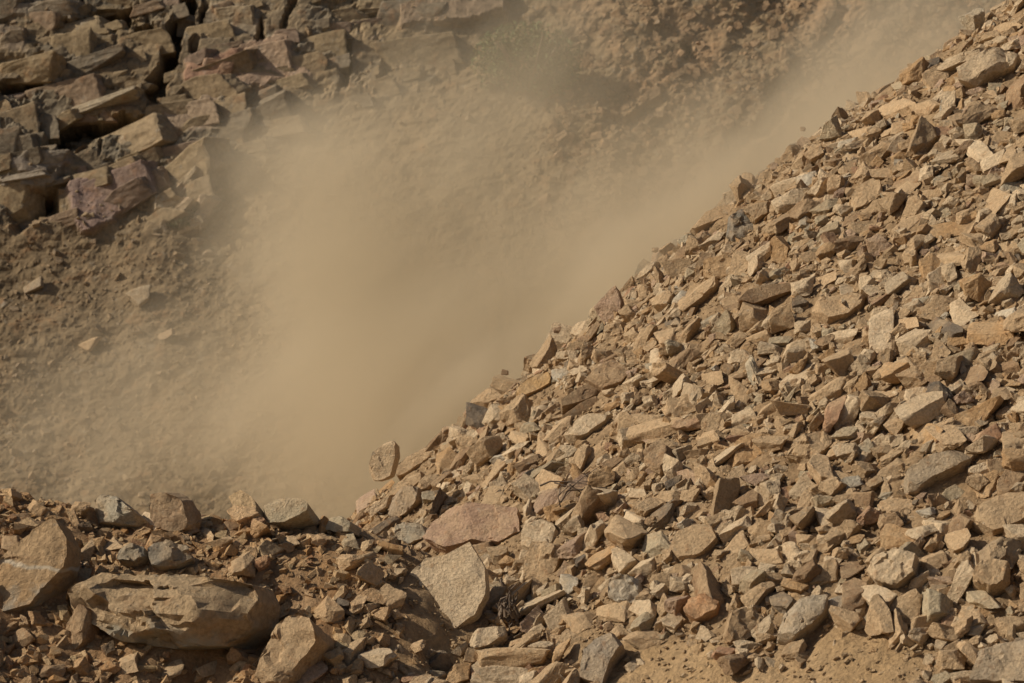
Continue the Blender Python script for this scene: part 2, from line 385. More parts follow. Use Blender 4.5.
def outline_rock(pts, thick, n, seed, sub=5, rough=.024, front=1.8, layers=0, lift=0., at=None, crag=0., sculpt=None):
    """A stone whose face has the outline pts (survey points), tilted to face n, with real thickness."""
    pts = np.array(pts, float); c = (pts.max(0) + pts.min(0)) / 2
    if at is None:
        p = snap(c[0], c[1]); qy = pix(p)[1]; hh = (pts[:, 1].max() - pts[:, 1].min()) / 2
        if qy - c[1] > 3: p = P2W(c[0], max(c[1], qy - hh * .75), p[1])
    else: p = np.array(at, float)
    s = p[1] / FPX
    n = np.array(n, float); n /= np.linalg.norm(n)
    a = (pts - c) * s * 1.05; a[:, 1] *= -1
    d, F = ICO[sub]
    th = np.arctan2(d[:, 1], d[:, 0]); rho = np.hypot(d[:, 0], d[:, 1])
    # radius of the outline polygon along th
    Rr = np.full(len(th), 0.0)
    cx, sx = np.cos(th), np.sin(th)
    for i in range(len(a)):
        p0, p1 = a[i], a[(i + 1) % len(a)]; e = p1 - p0
        den = cx * e[1] - sx * e[0]
        with np.errstate(all='ignore'):
            t = (p0[0] * e[1] - p0[1] * e[0]) / den; u = (p0[0] * sx - p0[1] * cx) / den
        ok2 = (t > 0) & (u >= -1e-6) & (u <= 1 + 1e-6) & (np.abs(den) > 1e-9)
        Rr = np.where(ok2, np.maximum(Rr, np.where(ok2, t, 0)), Rr)
    Rr = np.where(Rr <= 0, np.median(Rr), Rr)
    o = seed % 91
    fr = front * (1 + .28 * vnoise(cx * 2.2 + o, sx * 2.2, cx * 0)); Rr = Rr * (1 + .045 * fbm(cx * 3.5 + o, sx * 3.5, cx * 0, 4, 3))
    RR_ = Rr
    rr = np.minimum(1, rho * fr); zz = np.clip(d[:, 2] * (front + .3 * vnoise(cx * 3 + o, sx * 3, cx * 0)), -1, 1)
    A = cx * rr * Rr; B = sx * rr * Rr; Dp = zz * thick / 2
    if not sculpt:
        rf = np.random.default_rng(seed * 3 + 1); Q = np.stack([A, B, Dp * 1.0], 1)
        for _ in range(6):                                                        # fracture planes cut off corners and edges
            m_ = rf.normal(0, 1, 3); m_[2] = m_[2] * .8 + .45; m_ /= np.linalg.norm(m_)
            dt = Q @ m_; hh_ = dt.max() * rf.uniform(.74, .93); Q = Q - np.maximum(0, dt - hh_)[:, None] * m_
        A, B, Dp = Q.T
    o = seed % 91; f = 2.5 / max(Rr.max(), .05)
    nn = fbm(A * f + o, B * f, Dp * f, 5, seed % 40)
    ee, rc, qx, qy = cells(A * f * .8 + o, B * f * .8 + Dp * f, s=seed % 30)
    size = np.hypot(*a.max(0) - a.min(0)) if False else Rr.mean() * 2
    Dp = Dp + size * (rough * 2.0 * nn + rough * 1.8 * (rc - .5) + rough * 3.0 * qx * (rc - .5) + rough * 2.4 * qy * (_h(np.floor(rc * 999), rc * 0, rc * 0, 4) - .5)) * np.sign(zz + 1e-6)
    if crag: Dp = Dp + crag * size * (np.abs(fbm(A * f * .9 + o, B * f * 2.2, Dp * f, 5, 12)) * -1.6 + .35 * np.round(vnoise(B * f * 3 + nn, A * f * .5, B * 0) * 2) / 2) * np.sign(zz + 1e-6)
    if sculpt: Dp = sculpt(A, B, Dp)
    k = 1 + rough * 1.2 * fbm(A * f * 2 + 5, B * f * 2, Dp * f * 2 + o, 4, 7)
    A = A * k; B = B * k
    if layers:
        lv = np.round(vnoise(Dp / thick * 6 + B * 2 / size, B * 0 + seed % 7, B * 0) * 3) / 3; A = A * (1 + layers * lv); B = B * (1 + layers * lv)
    VX = oblique(1, 0, n); VZ = oblique(0, 1, n)
    V = A[:, None] * VX + B[:, None] * VZ + Dp[:, None] * n
    p = p + n * lift
    return V, F, p, float(c[0]), float(c[1]), Rr.mean() * 2
def hero_outline(name, label, pts, thick, n, seed, col, short=None, shape='slab', mat=None, cw=None, cat='rock', **kw):
    V, F, p, px, py, size = outline_rock(pts, thick, n, seed, **kw)
    me = mesh_from(name, V, F, True, None, mat or M_STONE); sharpen(me, 30)
    o = add_rock(name, me, C[col] if isinstance(col, str) else col, px, py, size, shape, label, cat=cat, short=short, cw=cw or (CW[col] if isinstance(col, str) else None))
    o.location = p
    ww = np.array(pts); used_boxes.append((ww[:, 0].min(), ww[:, 1].min(), ww[:, 0].max(), ww[:, 1].max()))
    return o

# big stones with their own outline -----------------------------------------------------------
# ragged boulder: two-tone, rust brown with a pale grey underside
def boulder_mat(name, axis_z, base_lo, base_hi, veins=False, flip=False):
    m = stone_mat(name, base_hi, 5.0, .9, dist=.04, dust=.5); t = m.node_tree; L = t.links.new
    b = t.nodes['Principled BSDF']; src = b.inputs['Base Color'].links[0].from_socket
    tc = nd(t, 'ShaderNodeTexCoord'); sx = nd(t, 'ShaderNodeSeparateXYZ'); L(tc.outputs['Object'], sx.inputs[0])
    n = nd(t, 'ShaderNodeTexNoise'); n.inputs['Scale'].default_value = 4; n.inputs['Detail'].default_value = 7; L(tc.outputs['Object'], n.inputs['Vector'])
    ma = nd(t, 'ShaderNodeMath', operation='MULTIPLY_ADD'); L(n.outputs['Fac'], ma.inputs[0]); ma.inputs[1].default_value = .9; L(sx.outputs[2], ma.inputs[2])
    r = nd(t, 'ShaderNodeMapRange'); L(ma.outputs[0], r.inputs['Value']); r.inputs['From Min'].default_value = axis_z; r.inputs['From Max'].default_value = axis_z + .18
    mx = nd(t, 'ShaderNodeMix'); mx.data_type = 'RGBA'; L(r.outputs[0], mx.inputs[0]); mx.inputs[6].default_value = (*base_lo, 1); L(src, mx.inputs[7])
    out = mx.outputs[2]
    if veins:
        mp = nd(t, 'ShaderNodeMapping'); mp.inputs['Rotation'].default_value = (0, math.radians(-4), 0); L(tc.outputs['Object'], mp.inputs[0])
        s2 = nd(t, 'ShaderNodeSeparateXYZ'); L(mp.outputs[0], s2.inputs[0])
        a = nd(t, 'ShaderNodeMath', operation='MULTIPLY_ADD'); L(n.outputs['Fac'], a.inputs[0]); a.inputs[1].default_value = .16; L(s2.outputs[2], a.inputs[2])
        a2 = nd(t, 'ShaderNodeMath', operation='SUBTRACT'); L(a.outputs[0], a2.inputs[0]); a2.inputs[1].default_value = veins
        a3 = nd(t, 'ShaderNodeMath', operation='ABSOLUTE'); L(a2.outputs[0], a3.inputs[0])
        rr = nd(t, 'ShaderNodeMapRange'); L(a3.outputs[0], rr.inputs['Value']); rr.inputs['From Min'].default_value = .008; rr.inputs['From Max'].default_value = .03; rr.inputs['To Min'].default_value = .8; rr.inputs['To Max'].default_value = 0
        m2 = nd(t, 'ShaderNodeMix'); m2.data_type = 'RGBA'; L(rr.outputs[0], m2.inputs[0]); L(out, m2.inputs[6]); m2.inputs[7].default_value = (.6, .52, .4, 1); out = m2.outputs[2]
    L(out, b.inputs['Base Color'])
    return m
M_BOULDER = boulder_mat('boulder_stone', .16, (.44, .39, .30), (.46, .33, .195))
M_SLAB = boulder_mat('slab_stone', -.02 + .12, (.36, .31, .24), (.41, .27, .145), veins=.14)
BI = 'large '
def boulder_shape(A, B, Dp):
    w1 = .06 * fbm(A * 5, B * 5, A * 0, 3, 300)
    e1_, k1, x1_, y1_ = cells(A * 2.6 + w1 * 3 + B * .8, B * 4.6 + w1 * 3, s=91); e2_, k2, x2_, y2_ = cells(A * 7 + w1 * 4, B * 15 + A * 1.2, s=92)
    cut = .9 * np.maximum(0, B - .06 + .12 * A) + .8 * np.maximum(0, A - .40) + 1.0 * np.maximum(0, -B - .19 + .2 * A)        # top, right end and undercut foot
    cut += .13 * (k1 - .3) + .16 * x1_ * (k1 - .5) + .22 * y1_ * (k1 - .4) + .035 * (k2 - .5) + .06 * y2_ * (k2 - .3) + .03 * x2_ * (k2 - .5)
    cut += .035 * sstep(.05, 0, e1_) + .012 * fbm(A * 14, B * 20, A * 0, 4, 310)
    return np.where(Dp > 0, np.maximum(Dp - cut, -.2), Dp)
hero_outline('boulder', 'huge ragged tan boulder with an overhanging grey underside, half buried in the earth bank',
    [(96, 610), (104, 592), (124, 582), (200, 579), (255, 585), (264, 603), (260, 625), (240, 644), (190, 648), (152, 646), (128, 632), (103, 624)],
    .9, (-.38, -1, .2), 5, (.47, .34, .205), 'huge ragged boulder', 'boulder', M_BOULDER, 'tan', 'boulder', sub=6, rough=.012, lift=.12, crag=0, front=2.6, sculpt=boulder_shape)
hero_outline('flat_rock', 'big tilted orange brown slab crossed by a white quartz vein, at the left edge',
    [(-12, 600), (24, 555), (62, 530), (76, 548), (75, 573), (60, 590), (44, 608), (20, 617), (-8, 612)],
    .3, (-.4, -1, .5), 6, (.46, .30, .165), 'quartz veined slab', 'slab', M_SLAB, 'orange brown', sub=6, rough=.022, lift=.08, front=2.4, sculpt=lambda A, B, D: D)
hero_outline('flat_rock', 'large smooth pale tan slab lying flat against the slope above the earth bank',
    [(401, 618), (412, 584), (430, 566), (448, 563), (472, 550), (486, 572), (487, 596), (476, 616), (456, 630), (428, 645), (406, 630)],
    .13, (-.3, -1, .45), 9, 'pale', 'large smooth pale slab', sub=6, rough=.015, lift=.06, front=2.4, sculpt=lambda A, B, D: D)
hero_outline('flat_rock', 'wide pinkish red slab with split layers, in the middle at the foot of the slope',
    [(431, 547), (438, 530), (452, 517), (490, 515), (522, 517), (526, 540), (505, 549), (480, 548), (455, 556)],
    .34, (-.5, -1, .7), 12, (.42, .275, .185), 'pinkish red slab', cw='pinkish red', sub=6, rough=.04, layers=.03, lift=.03)
hero_outline('flat_rock', 'rounded flat tan slab with smooth face standing in the stones',
    [(675, 556), (682, 538), (697, 530), (714, 532), (719, 543), (706, 556), (686, 568), (676, 566)],
    .16, (-.45, -1, .6), 15, 'tan', 'rounded flat tan slab', rough=.01, lift=.05)
hero_outline('falling_rock', 'tall tan rock tumbling through the dust above the earth bank',
    [(369, 474), (375, 453), (388, 443), (396, 441), (397, 457), (392, 475), (381, 480), (371, 479)],
    .15, (-.32, -1, .1), 21, (.50, .37, .23), 'tumbling rock', 'block', cw='tan', rough=.018, at=P2W(383, 461, 29.0), cat='falling rock')
rocks[-1]['o']['group'] = 'falling stones'
hero_outline('blocky_rock', 'greenish grey stone with a dark flank on top of the earth bank',
    [(104, 523), (104, 508), (112, 497), (124, 497), (150, 516), (146, 521), (128, 523)], .32, (-.5, -1, .5), 23, 'blue', 'greenish grey crest stone', 'block', rough=.05, lift=.05)
hero_outline('blocky_rock', 'upright brown block standing on the crest of the earth bank',
    [(163, 512), (162, 481), (178, 479), (194, 486), (202, 500), (201, 514), (183, 515)], .26, (-.35, -1, .06), 27, (.36, .25, .155), 'upright brown crest block', 'block', cw='brown', rough=.035, lift=.12, front=2.4)
hero_outline('blocky_rock', 'pale tan rounded stone on the crest of the earth bank',
    [(235, 500), (247, 494), (258, 500), (268, 511), (266, 519), (250, 516), (238, 508)], .3, (-.3, -1, .6), 27, (.45, .32, .18), 'pale rounded crest stone', 'block', cw='pale tan', rough=.03, lift=.05)
hero_outline('blocky_rock', 'squared grey block with one dark end, on the crest of the earth bank',
    [(271, 527), (273, 510), (285, 506), (308, 508), (315, 512), (315, 521), (294, 529), (278, 531)], .4, (-.3, -1, .55), 28, 'grey', 'squared grey crest block', 'block', rough=.02, lift=.06)
hero_outline('blocky_rock', 'small squared grey block at the end of the earth bank crest',
    [(334, 520), (336, 509), (348, 507), (357, 512), (358, 521), (346, 523)], .26, (-.5, -1, .4), 29, 'grey', 'small grey crest block', 'block', rough=.02, lift=.05)
# part of the list: outline stones of the slide
for nm, lb, pts, th, n, sd, cl, sh, shp in [
    ('flat_rock', 'large tan flat slab high on the slope with a shadowed lower edge', [(852, 208), (860, 192), (874, 184), (887, 187), (884, 199), (868, 210), (855, 215)], .14, (-.4, -1, .5), 31, 'tan', 'high flat tan slab', 'slab'),
    ('flat_rock', 'big flat tan slab lying nearly level in mid slope', [(810, 318), (822, 306), (846, 303), (868, 299), (860, 313), (845, 322), (825, 326)], .16, (-.3, -1, .8), 33, 'tan', 'level tan slab', 'slab'),
    ('blocky_rock', 'big pale block with a squared face near the top corner of the slope', [(964, 76), (972, 66), (1000, 58), (1019, 60), (1014, 74), (995, 82), (980, 94), (966, 90)], .4, (-.4, -1, .5), 35, 'pale', 'big pale squared block', 'block'),
    ('flat_rock', 'long arm of rock with a dark squared end near the top of the slope', [(940, 74), (952, 62), (980, 55), (992, 48), (999, 56), (985, 62), (960, 70), (948, 76)], .22, (-.4, -1, .4), 36, 'pale', 'long dark ended slab', 'slab'),
    ('flat_rock', 'dark brown angular slab on the skyline of the slope', [(868, 97), (880, 88), (896, 81), (899, 94), (890, 103), (875, 102)], .2, (.35, -1, .1), 37, 'brown', 'skyline brown slab', 'slab'),
    ('flat_rock', 'dark upright slab at the right edge near the top', [(1007, 122), (1011, 90), (1021, 79), (1032, 84), (1030, 118), (1016, 122)], .3, (.4, -1, .1), 38, (.26, .16, .09), 'dark upright slab', 'slab'),
    ('flat_rock', 'long tan slab on the dusty skyline of the slope', [(690, 232), (700, 224), (722, 214), (741, 210), (735, 222), (712, 230), (698, 236)], .2, (-.3, -1, .7), 39, 'tan', 'long skyline slab', 'slab'),
    ('blocky_rock', 'dark mottled grey stone on the dusty skyline', [(727, 238), (729, 222), (742, 216), (756, 222), (759, 236), (748, 244), (734, 244)], .34, (-.1, -1, .3), 40, (.19, .17, .14), 'dark mottled skyline stone', 'chunk'),
    ('flat_rock', 'long square edged tan slab pointing up the slope near the skyline', [(683, 306), (700, 292), (718, 282), (724, 288), (708, 302), (690, 316), (684, 314)], .22, (-.55, -1, .5), 41, 'tan', 'long square edged slab', 'slab'),
    ('flat_rock', 'broad dark slab shading the hollow beneath it near the skyline', [(588, 388), (598, 374), (615, 370), (632, 384), (622, 394), (604, 396)], .3, (-.2, -1, .9), 42, 'brown', 'broad dark slab', 'slab'),
    ('flat_rock', 'long thin dark slab jutting over a deep shadow', [(558, 412), (572, 402), (592, 392), (606, 390), (600, 402), (580, 411), (562, 416)], .24, (.1, -1, .9), 43, 'brown', 'thin dark jutting slab', 'slab'),
    ('flat_rock', 'shadowed log shaped ridge of brown rock across the upper slope', [(738, 308), (748, 299), (775, 292), (797, 288), (796, 297), (775, 304), (752, 312)], .3, (0, -1, .5), 44, 'brown', 'brown log shaped ridge', 'slab'),
    ('flat_rock', 'long grey tan slab pointing up the slope on the right', [(904, 490), (918, 474), (940, 464), (962, 457), (971, 462), (960, 474), (936, 484), (920, 497), (908, 498)], .26, (-.4, -1, .6), 45, (.36, .28, .19), 'long grey tan slab', 'slab'),
    ('flat_rock', 'smooth dusty tan slab half buried at the right edge', [(972, 530), (984, 514), (1005, 503), (1030, 494), (1034, 520), (1005, 535), (985, 542)], .25, (-.3, -1, .7), 46, 'tan', 'smooth edge slab', 'slab'),
    ('flat_rock', 'pale wedge shaped slab leaning beside the bare earth bank', [(778, 644), (786, 626), (802, 613), (829, 609), (828, 620), (812, 634), (792, 648)], .3, (-.2, -1, .8), 47, (.40, .33, .24), 'pale leaning wedge', 'wedge'),
    ('blocky_rock', 'large pale lump with faceted top at the lower right', [(872, 578), (882, 564), (900, 559), (919, 562), (916, 580), (898, 593), (880, 588)], .36, (-.35, -1, .5), 48, 'pale', 'large pale lump', 'block'),
    ('blocky_rock', 'squared grey white block among tan stones', [(613, 602), (614, 586), (624, 580), (640, 583), (644, 596), (637, 606), (624, 607)], .3, (-.25, -1, .35), 49, (.42, .37, .29), 'squared grey white block', 'block'),
    ('blocky_rock', 'dark cornered brown cube at the right edge', [(979, 572), (980, 552), (992, 543), (1010, 548), (1010, 570), (996, 577)], .36, (.25, -1, .3), 50, (.30, .22, .14), 'dark cornered cube', 'block'),
    ('blocky_rock', 'squared tan block with flat top below the dark cornered cube', [(974, 592), (978, 578), (992, 574), (1010, 578), (1008, 594), (990, 598)], .34, (-.2, -1, .8), 51, 'tan', 'squared flat topped block', 'block'),
    ('flat_rock', 'orange brown flake set over a dark gap in mid slope', [(732, 468), (736, 450), (750, 443), (770, 441), (773, 450), (760, 462), (745, 472)], .16, (-.2, -1, .7), 52, 'orange', 'orange flake', 'slab'),
    ('flat_rock', 'tan wedge slab with smooth top pointing up the slope', [(790, 462), (800, 448), (816, 438), (830, 435), (833, 448), (822, 460), (806, 468)], .2, (-.4, -1, .6), 53, 'tan', 'smooth topped wedge slab', 'wedge'),
    ('flat_rock', 'long pale slab lying up the slope above the twig tangle', [(568, 440), (580, 428), (598, 417), (613, 416), (608, 428), (590, 440), (574, 446)], .2, (-.4, -1, .7), 54, 'pale', 'long pale slab', 'slab'),
    ('blocky_rock', 'reddish orange stone just above the bare earth', [(687, 620), (692, 606), (708, 601), (721, 608), (717, 620), (700, 627)], .24, (-.3, -1, .6), 55, (.42, .205, .095), 'reddish orange stone', 'block'),
    ('blocky_rock', 'tall tan post of rock with a pale cap above the dead root', [(533, 590), (534, 565), (541, 547), (560, 546), (566, 560), (560, 580), (548, 592)], .3, (-.5, -1, .3), 56, 'tan', 'tall tan post', 'block'),
    ('flat_rock', 'broad pale capping stone above the tall tan post', [(523, 548), (528, 535), (545, 529), (562, 532), (563, 545), (548, 553), (532, 554)], .22, (-.3, -1, .8), 57, 'pale', 'pale capping stone', 'slab'),
    ('flat_rock', 'brown slab leaning upright against the huge boulder', [(70, 655), (76, 628), (88, 607), (98, 616), (94, 640), (80, 660)], .2, (-.6, -1, .3), 58, 'brown', 'leaning brown slab', 'slab'),
    ('blocky_rock', 'dusty tan mound of rock half buried at the bottom edge', [(266, 690), (272, 664), (290, 640), (308, 627), (322, 632), (330, 648), (312, 670), (300, 690)], .5, (-.4, -1, .5), 59, 'tan', 'dusty bottom edge mound', 'chunk'),
    ('blocky_rock', 'big grey tan rock cut off by the bottom right corner', [(978, 690), (990, 664), (1010, 652), (1034, 650), (1036, 690)], .5, (-.4, -1, .5), 60, (.34, .27, .19), 'bottom corner rock', 'block'),
    ('blocky_rock', 'brown tan block at the edge of the bare earth', [(724, 636), (730, 617), (744, 612), (760, 616), (760, 634), (742, 644), (728, 644)], .32, (.1, -1, .4), 61, (.35, .24, .14), 'earth edge block', 'block'),
    ('flat_rock', 'pale bar shaped stone beside the dead root', [(471, 650), (475, 640), (492, 633), (506, 632), (508, 641), (494, 650), (478, 655)], .2, (-.2, -1, .7), 62, 'pale', 'pale bar stone', 'slab'),
    ('flat_rock', 'long grey pale slab at the bottom edge under the stones', [(585, 684), (590, 660), (606, 645), (622, 640), (626, 652), (614, 668), (606, 690)], .3, (-.3, -1, .6), 63, (.38, .31, .23), 'grey pale bottom slab', 'slab'),
    ('flat_rock', 'tan slab leaning on the crest where the slide meets the earth bank', [(386, 504), (398, 494), (412, 484), (426, 478), (428, 486), (412, 498), (394, 507)], .24, (-.35, -1, .7), 64, 'tan', 'leaning crest slab', 'slab'),
    ('flat_rock', 'flat dusty slab on the skyline just uphill of the leaning crest slab', [(399, 476), (410, 466), (424, 456), (437, 454), (432, 466), (414, 478), (402, 483)], .24, (-.35, -1, .7), 65, 'tan', 'dusty skyline slab', 'slab'),
    ('flat_rock', 'smooth orange slab on the skyline above the long dark slabs', [(518, 400), (526, 390), (542, 381), (556, 379), (552, 390), (536, 398), (522, 404)], .18, (-.4, -1, .7), 66, (.42, .27, .13), 'smooth orange skyline slab', 'slab'),
    ('blocky_rock', 'small pale grey block standing on the dusty skyline', [(592, 327), (594, 312), (602, 310), (608, 318), (606, 330), (598, 331)], .22, (-.4, -1, .3), 67, 'grey', 'small standing skyline block', 'block'),
    ('blocky_rock', 'upright tan block just below the dusty skyline', [(609, 344), (612, 328), (624, 323), (628, 336), (622, 349), (612, 349)], .24, (-.5, -1, .3), 68, 'tan', 'upright tan block', 'block'),
    ('flat_rock', 'orange slab with squared corner near the dusty skyline', [(706, 280), (708, 263), (724, 259), (736, 266), (732, 280), (716, 284)], .2, (-.3, -1, .4), 69, 'orange', 'squared orange slab', 'slab'),
    ('flat_rock', 'upright orange brown slab in the upper slope', [(774, 266), (775, 244), (782, 237), (792, 250), (790, 266), (782, 270)], .18, (-.5, -1, .2), 70, 'orange', 'upright orange slab', 'slab'),
    ('flat_rock', 'dark grey block with a light top above the huge boulder', [(124, 568), (124, 556), (134, 552), (151, 555), (153, 563), (140, 570)], .3, (-.2, -1, .6), 71, (.24, .21, .16), 'dark grey light topped block', 'block'),
    ('blocky_rock', 'wide grey block sitting on the huge boulder', [(152, 570), (154, 555), (170, 550), (190, 556), (197, 564), (180, 572), (164, 574)], .34, (-.1, -1, .5), 72, (.27, .23, .175), 'wide grey block', 'block'),
    ('blocky_rock', 'blocky grey stone among pebbles beside the pinkish slab', [(396, 546), (402, 533), (418, 529), (432, 533), (428, 545), (410, 551)], .3, (-.4, -1, .5), 73, (.33, .29, .22), 'blocky grey stone', 'block'),
    ('blocky_rock', 'rounded grey tan rock uphill of the earth bank crest', [(394, 520), (398, 504), (410, 495), (424, 493), (426, 506), (412, 520), (402, 525)], .32, (-.45, -1, .5), 74, (.37, .28, .19), 'rounded grey tan rock', 'chunk'),
]:
    hero_outline(nm, lb, pts, th, n, sd, cl, sh, shp, rough=.028 if shp == 'slab' else .045, lift=.05, sub=5, cw=None if isinstance(cl, str) else {'31': ''}.get(str(sd)) or None)

# further stones of the slide: x, y, length, width, angle, kind, colour
LST = """133 526 24 20 80 block pale;158 525 30 15 -10 block pale;38 512 22 18 -20 block orange;43 530 27 14 0 slab brown;245 564 24 18 20 chunk tan;86 554 30 16 65 wedge tan;61 648 28 12 60 slab tan;
368 501 24 16 35 block pink;450 466 28 20 20 block orange;484 550 22 18 40 wedge brown;354 655 34 24 20 chunk tan;390 602 30 22 30 chunk tan;434 677 26 14 0 chunk blue;343 605 16 14 0 block dark;310 673 36 18 20 slab pink;438 663 28 20 30 chunk dark;
657 548 30 18 20 block grey;594 583 40 18 40 wedge tan;618 614 36 22 10 block tan;648 614 24 20 70 block pale;583 623 34 22 20 block tan;632 442 38 22 -10 block pale;651 421 36 16 10 slab tan;679 410 28 20 30 block tan;
660 457 28 22 -20 block brown;734 549 34 20 35 slab tan;634 524 22 22 60 block pale;521 441 24 15 -10 chunk tan;580 413 48 20 20 slab brown;572 404 30 8 25 slab dark;546 452 20 18 50 block tan;493 501 28 18 75 slab tan;553 487 26 20 60 block tan;532 479 24 13 20 block blue;
645 571 24 20 20 block pale;665 582 22 18 0 block tan;686 576 18 15 0 block brown;570 588 26 18 70 block white;524 582 30 16 60 wedge pale;697 508 38 12 15 slab tan;734 485 38 18 60 slab tan;
892 473 38 18 40 slab tan;862 504 30 20 60 wedge brown;919 436 40 18 20 slab orange;985 440 34 20 20 block red;899 506 38 16 15 slab tan;900 540 36 20 -5 block orange;879 554 32 16 20 slab tan;932 563 30 20 30 block tan;
801 604 22 18 0 block orange;781 603 20 18 30 block dark;835 609 24 22 20 block white;883 602 34 24 10 chunk pale;911 611 34 26 30 block tan;940 610 32 34 0 chunk grey;921 625 30 18 20 block tan;981 600 30 18 0 block grey;972 620 34 18 10 block tan;948 624 20 14 0 block red;1013 628 28 20 20 chunk tan;1016 652 18 18 0 block dark;
853 567 34 12 20 slab brown;793 552 20 30 70 wedge pale;828 578 28 24 20 block tan;806 506 34 15 70 slab tan;1008 532 32 24 30 chunk tan;952 496 26 16 10 chunk grey;865 450 24 18 50 block blue;878 446 18 14 50 block pale;
910 186 44 14 35 slab tan;908 226 42 14 32 slab tan;954 230 48 18 5 slab orange;846 297 24 15 20 block pale;795 380 48 14 33 slab pale;798 350 32 16 10 block pale;828 394 42 24 20 block tan;901 326 28 12 10 slab tan;
943 331 28 16 30 chunk dark;962 315 30 22 40 wedge pale;987 336 42 18 0 block orange;966 360 36 16 10 block grey;941 356 28 18 50 block tan;968 378 34 14 20 slab brown;994 201 28 22 40 slab tan;1011 190 28 14 20 slab blue;922 303 16 12 0 block blue;1007 315 18 13 0 block white;
933 196 24 12 10 block tan;786 191 26 20 10 block pale;807 183 18 14 20 block white;850 266 24 16 10 block pale;932 270 28 18 30 block orange;907 273 36 6 38 shard tan;772 235 20 12 20 block orange;848 341 30 18 10 block pale;854 352 40 14 25 slab tan;
921 94 18 16 60 block brown;929 112 26 18 20 chunk tan;954 81 18 15 10 block orange;980 156 26 20 0 block pale;911 185 34 16 35 slab brown;884 175 24 14 10 block tan;848 144 22 8 15 shard white;983 14 34 16 20 slab brown;905 88 18 12 10 block grey;808 138 16 18 60 wedge pink;901 112 30 18 20 block tan;
674 241 26 15 20 block white;654 257 10 14 60 wedge red;679 302 20 13 30 block white;563 376 20 15 0 block white;671 324 26 10 0 slab dark;670 342 24 16 20 block tan;655 360 20 16 20 block pale;679 408 30 20 20 block tan;715 380 26 17 20 block tan;707 325 22 14 45 slab blue;741 303 40 12 5 slab tan;739 394 28 18 -30 wedge tan;565 334 14 8 20 block brown;
30 575 0 0 0 block tan;112 545 26 12 10 slab tan;220 545 30 14 15 block tan;205 535 26 14 -5 slab tan;232 530 22 14 20 block brown;285 545 30 12 25 slab tan;20 520 24 12 10 slab brown;10 545 22 16 10 block brown;90 590 22 14 60 wedge brown;125 665 30 14 15 block tan;170 672 30 14 10 slab tan;215 668 34 14 15 slab grey;25 640 28 20 30 chunk brown;50 672 30 16 10 block brown;
350 545 18 14 20 block grey;365 560 22 12 15 block tan;475 480 24 14 20 block tan;450 500 26 12 30 slab pale;500 470 24 12 30 slab pale;470 510 22 16 20 block tan;520 510 22 14 30 block tan;600 455 28 16 30 block tan;620 475 26 16 20 block tan;590 470 26 10 25 slab tan;700 455 28 16 20 block tan;690 480 24 16 20 block pink;670 500 26 14 15 block tan;640 495 22 16 10 block pale;
705 440 26 14 30 slab tan;770 410 28 16 25 block tan;745 420 26 14 20 block pale;765 500 26 18 20 block pale;760 530 26 20 10 block tan;770 560 30 20 10 block tan;745 580 28 20 10 block pale;810 540 26 18 10 block tan;830 520 26 18 30 block pale;840 480 24 16 10 block tan;1000 470 26 16 20 block tan;1010 445 24 16 10 block tan;955 430 24 14 20 block tan;960 545 30 20 20 block tan;940 530 28 18 10 block pale;
880 400 30 14 30 slab tan;920 395 28 14 20 slab pale;905 370 26 16 30 block tan;880 350 28 12 25 slab tan;1000 400 28 16 15 block tan;1010 370 26 16 20 block brown;980 280 26 14 20 slab tan;1005 250 26 14 15 slab tan;950 260 24 14 20 block tan;870 240 26 12 25 slab tan;835 225 24 12 20 slab pale;810 260 22 12 20 block tan;830 280 22 12 20 block tan;760 340 24 14 20 block tan;740 360 26 14 20 block pale;700 350 22 14 20 block tan;
1000 140 24 14 20 block tan;960 120 24 14 20 slab tan;940 150 24 14 30 slab tan;990 110 24 12 20 slab brown;1010 160 24 16 10 block tan;930 60 24 12 25 slab grey;900 130 22 12 20 block tan;850 170 22 12 25 slab tan;820 200 24 12 25 slab tan;865 135 20 12 20 block tan;1005 30 26 12 20 slab tan;955 40 24 12 30 slab brown"""
shape_word = dict(block='block', slab='slab', wedge='wedge', chunk='lump', shard='splinter')
for i, e in enumerate([q.strip() for q in LST.replace('\n', '').split(';') if q.strip()]):
    px, py, L_, Wd, ang, kd, cl = e.split(); px, py, L_, Wd, ang = map(float, (px, py, L_, Wd, ang))
    if L_ < 3: continue
    p = snap(px, py); sn = normal(p)
    n = sn * .55 + np.array([-.1, -.5, .1]) + rng.normal(0, .36, 3); n[1] = min(n[1], -.35); n /= np.linalg.norm(n)
    s = p[1] / FPX * 1.06
    th = {'block': .75, 'slab': .35, 'wedge': .6, 'chunk': .85, 'shard': .6}[kd] * Wd * s * rng.uniform(.9, 1.15)
    V, F = rock_verts(4, 1000 + i * 7, (L_ * s, Wd * s, th), kd if kd != 'shard' else 'block', .06, .03 if kd == 'slab' else 0)
    c_, s_ = math.cos(math.radians(ang)), math.sin(math.radians(ang))
    V = V[:, :1] * oblique(c_, s_, n) + V[:, 1:2] * oblique(-s_, c_, n) + V[:, 2:3] * n
    nm = {'slab': 'flat_rock', 'block': 'blocky_rock', 'wedge': 'blocky_rock', 'chunk': 'rock', 'shard': 'rock_splinter'}[kd]
    me = mesh_from(nm, V, F, True, None, M_STONE); sharpen(me, 30)
    o = add_rock(nm, me, C[cl], px, py, max(L_, Wd), shape_word[kd], cw=CW[cl])
    o.location = p + n * .2 * th
    used_boxes.append((px - L_ * .4, py - Wd * .45, px + L_ * .4, py + Wd * .45))
N_HAND = len(rocks)

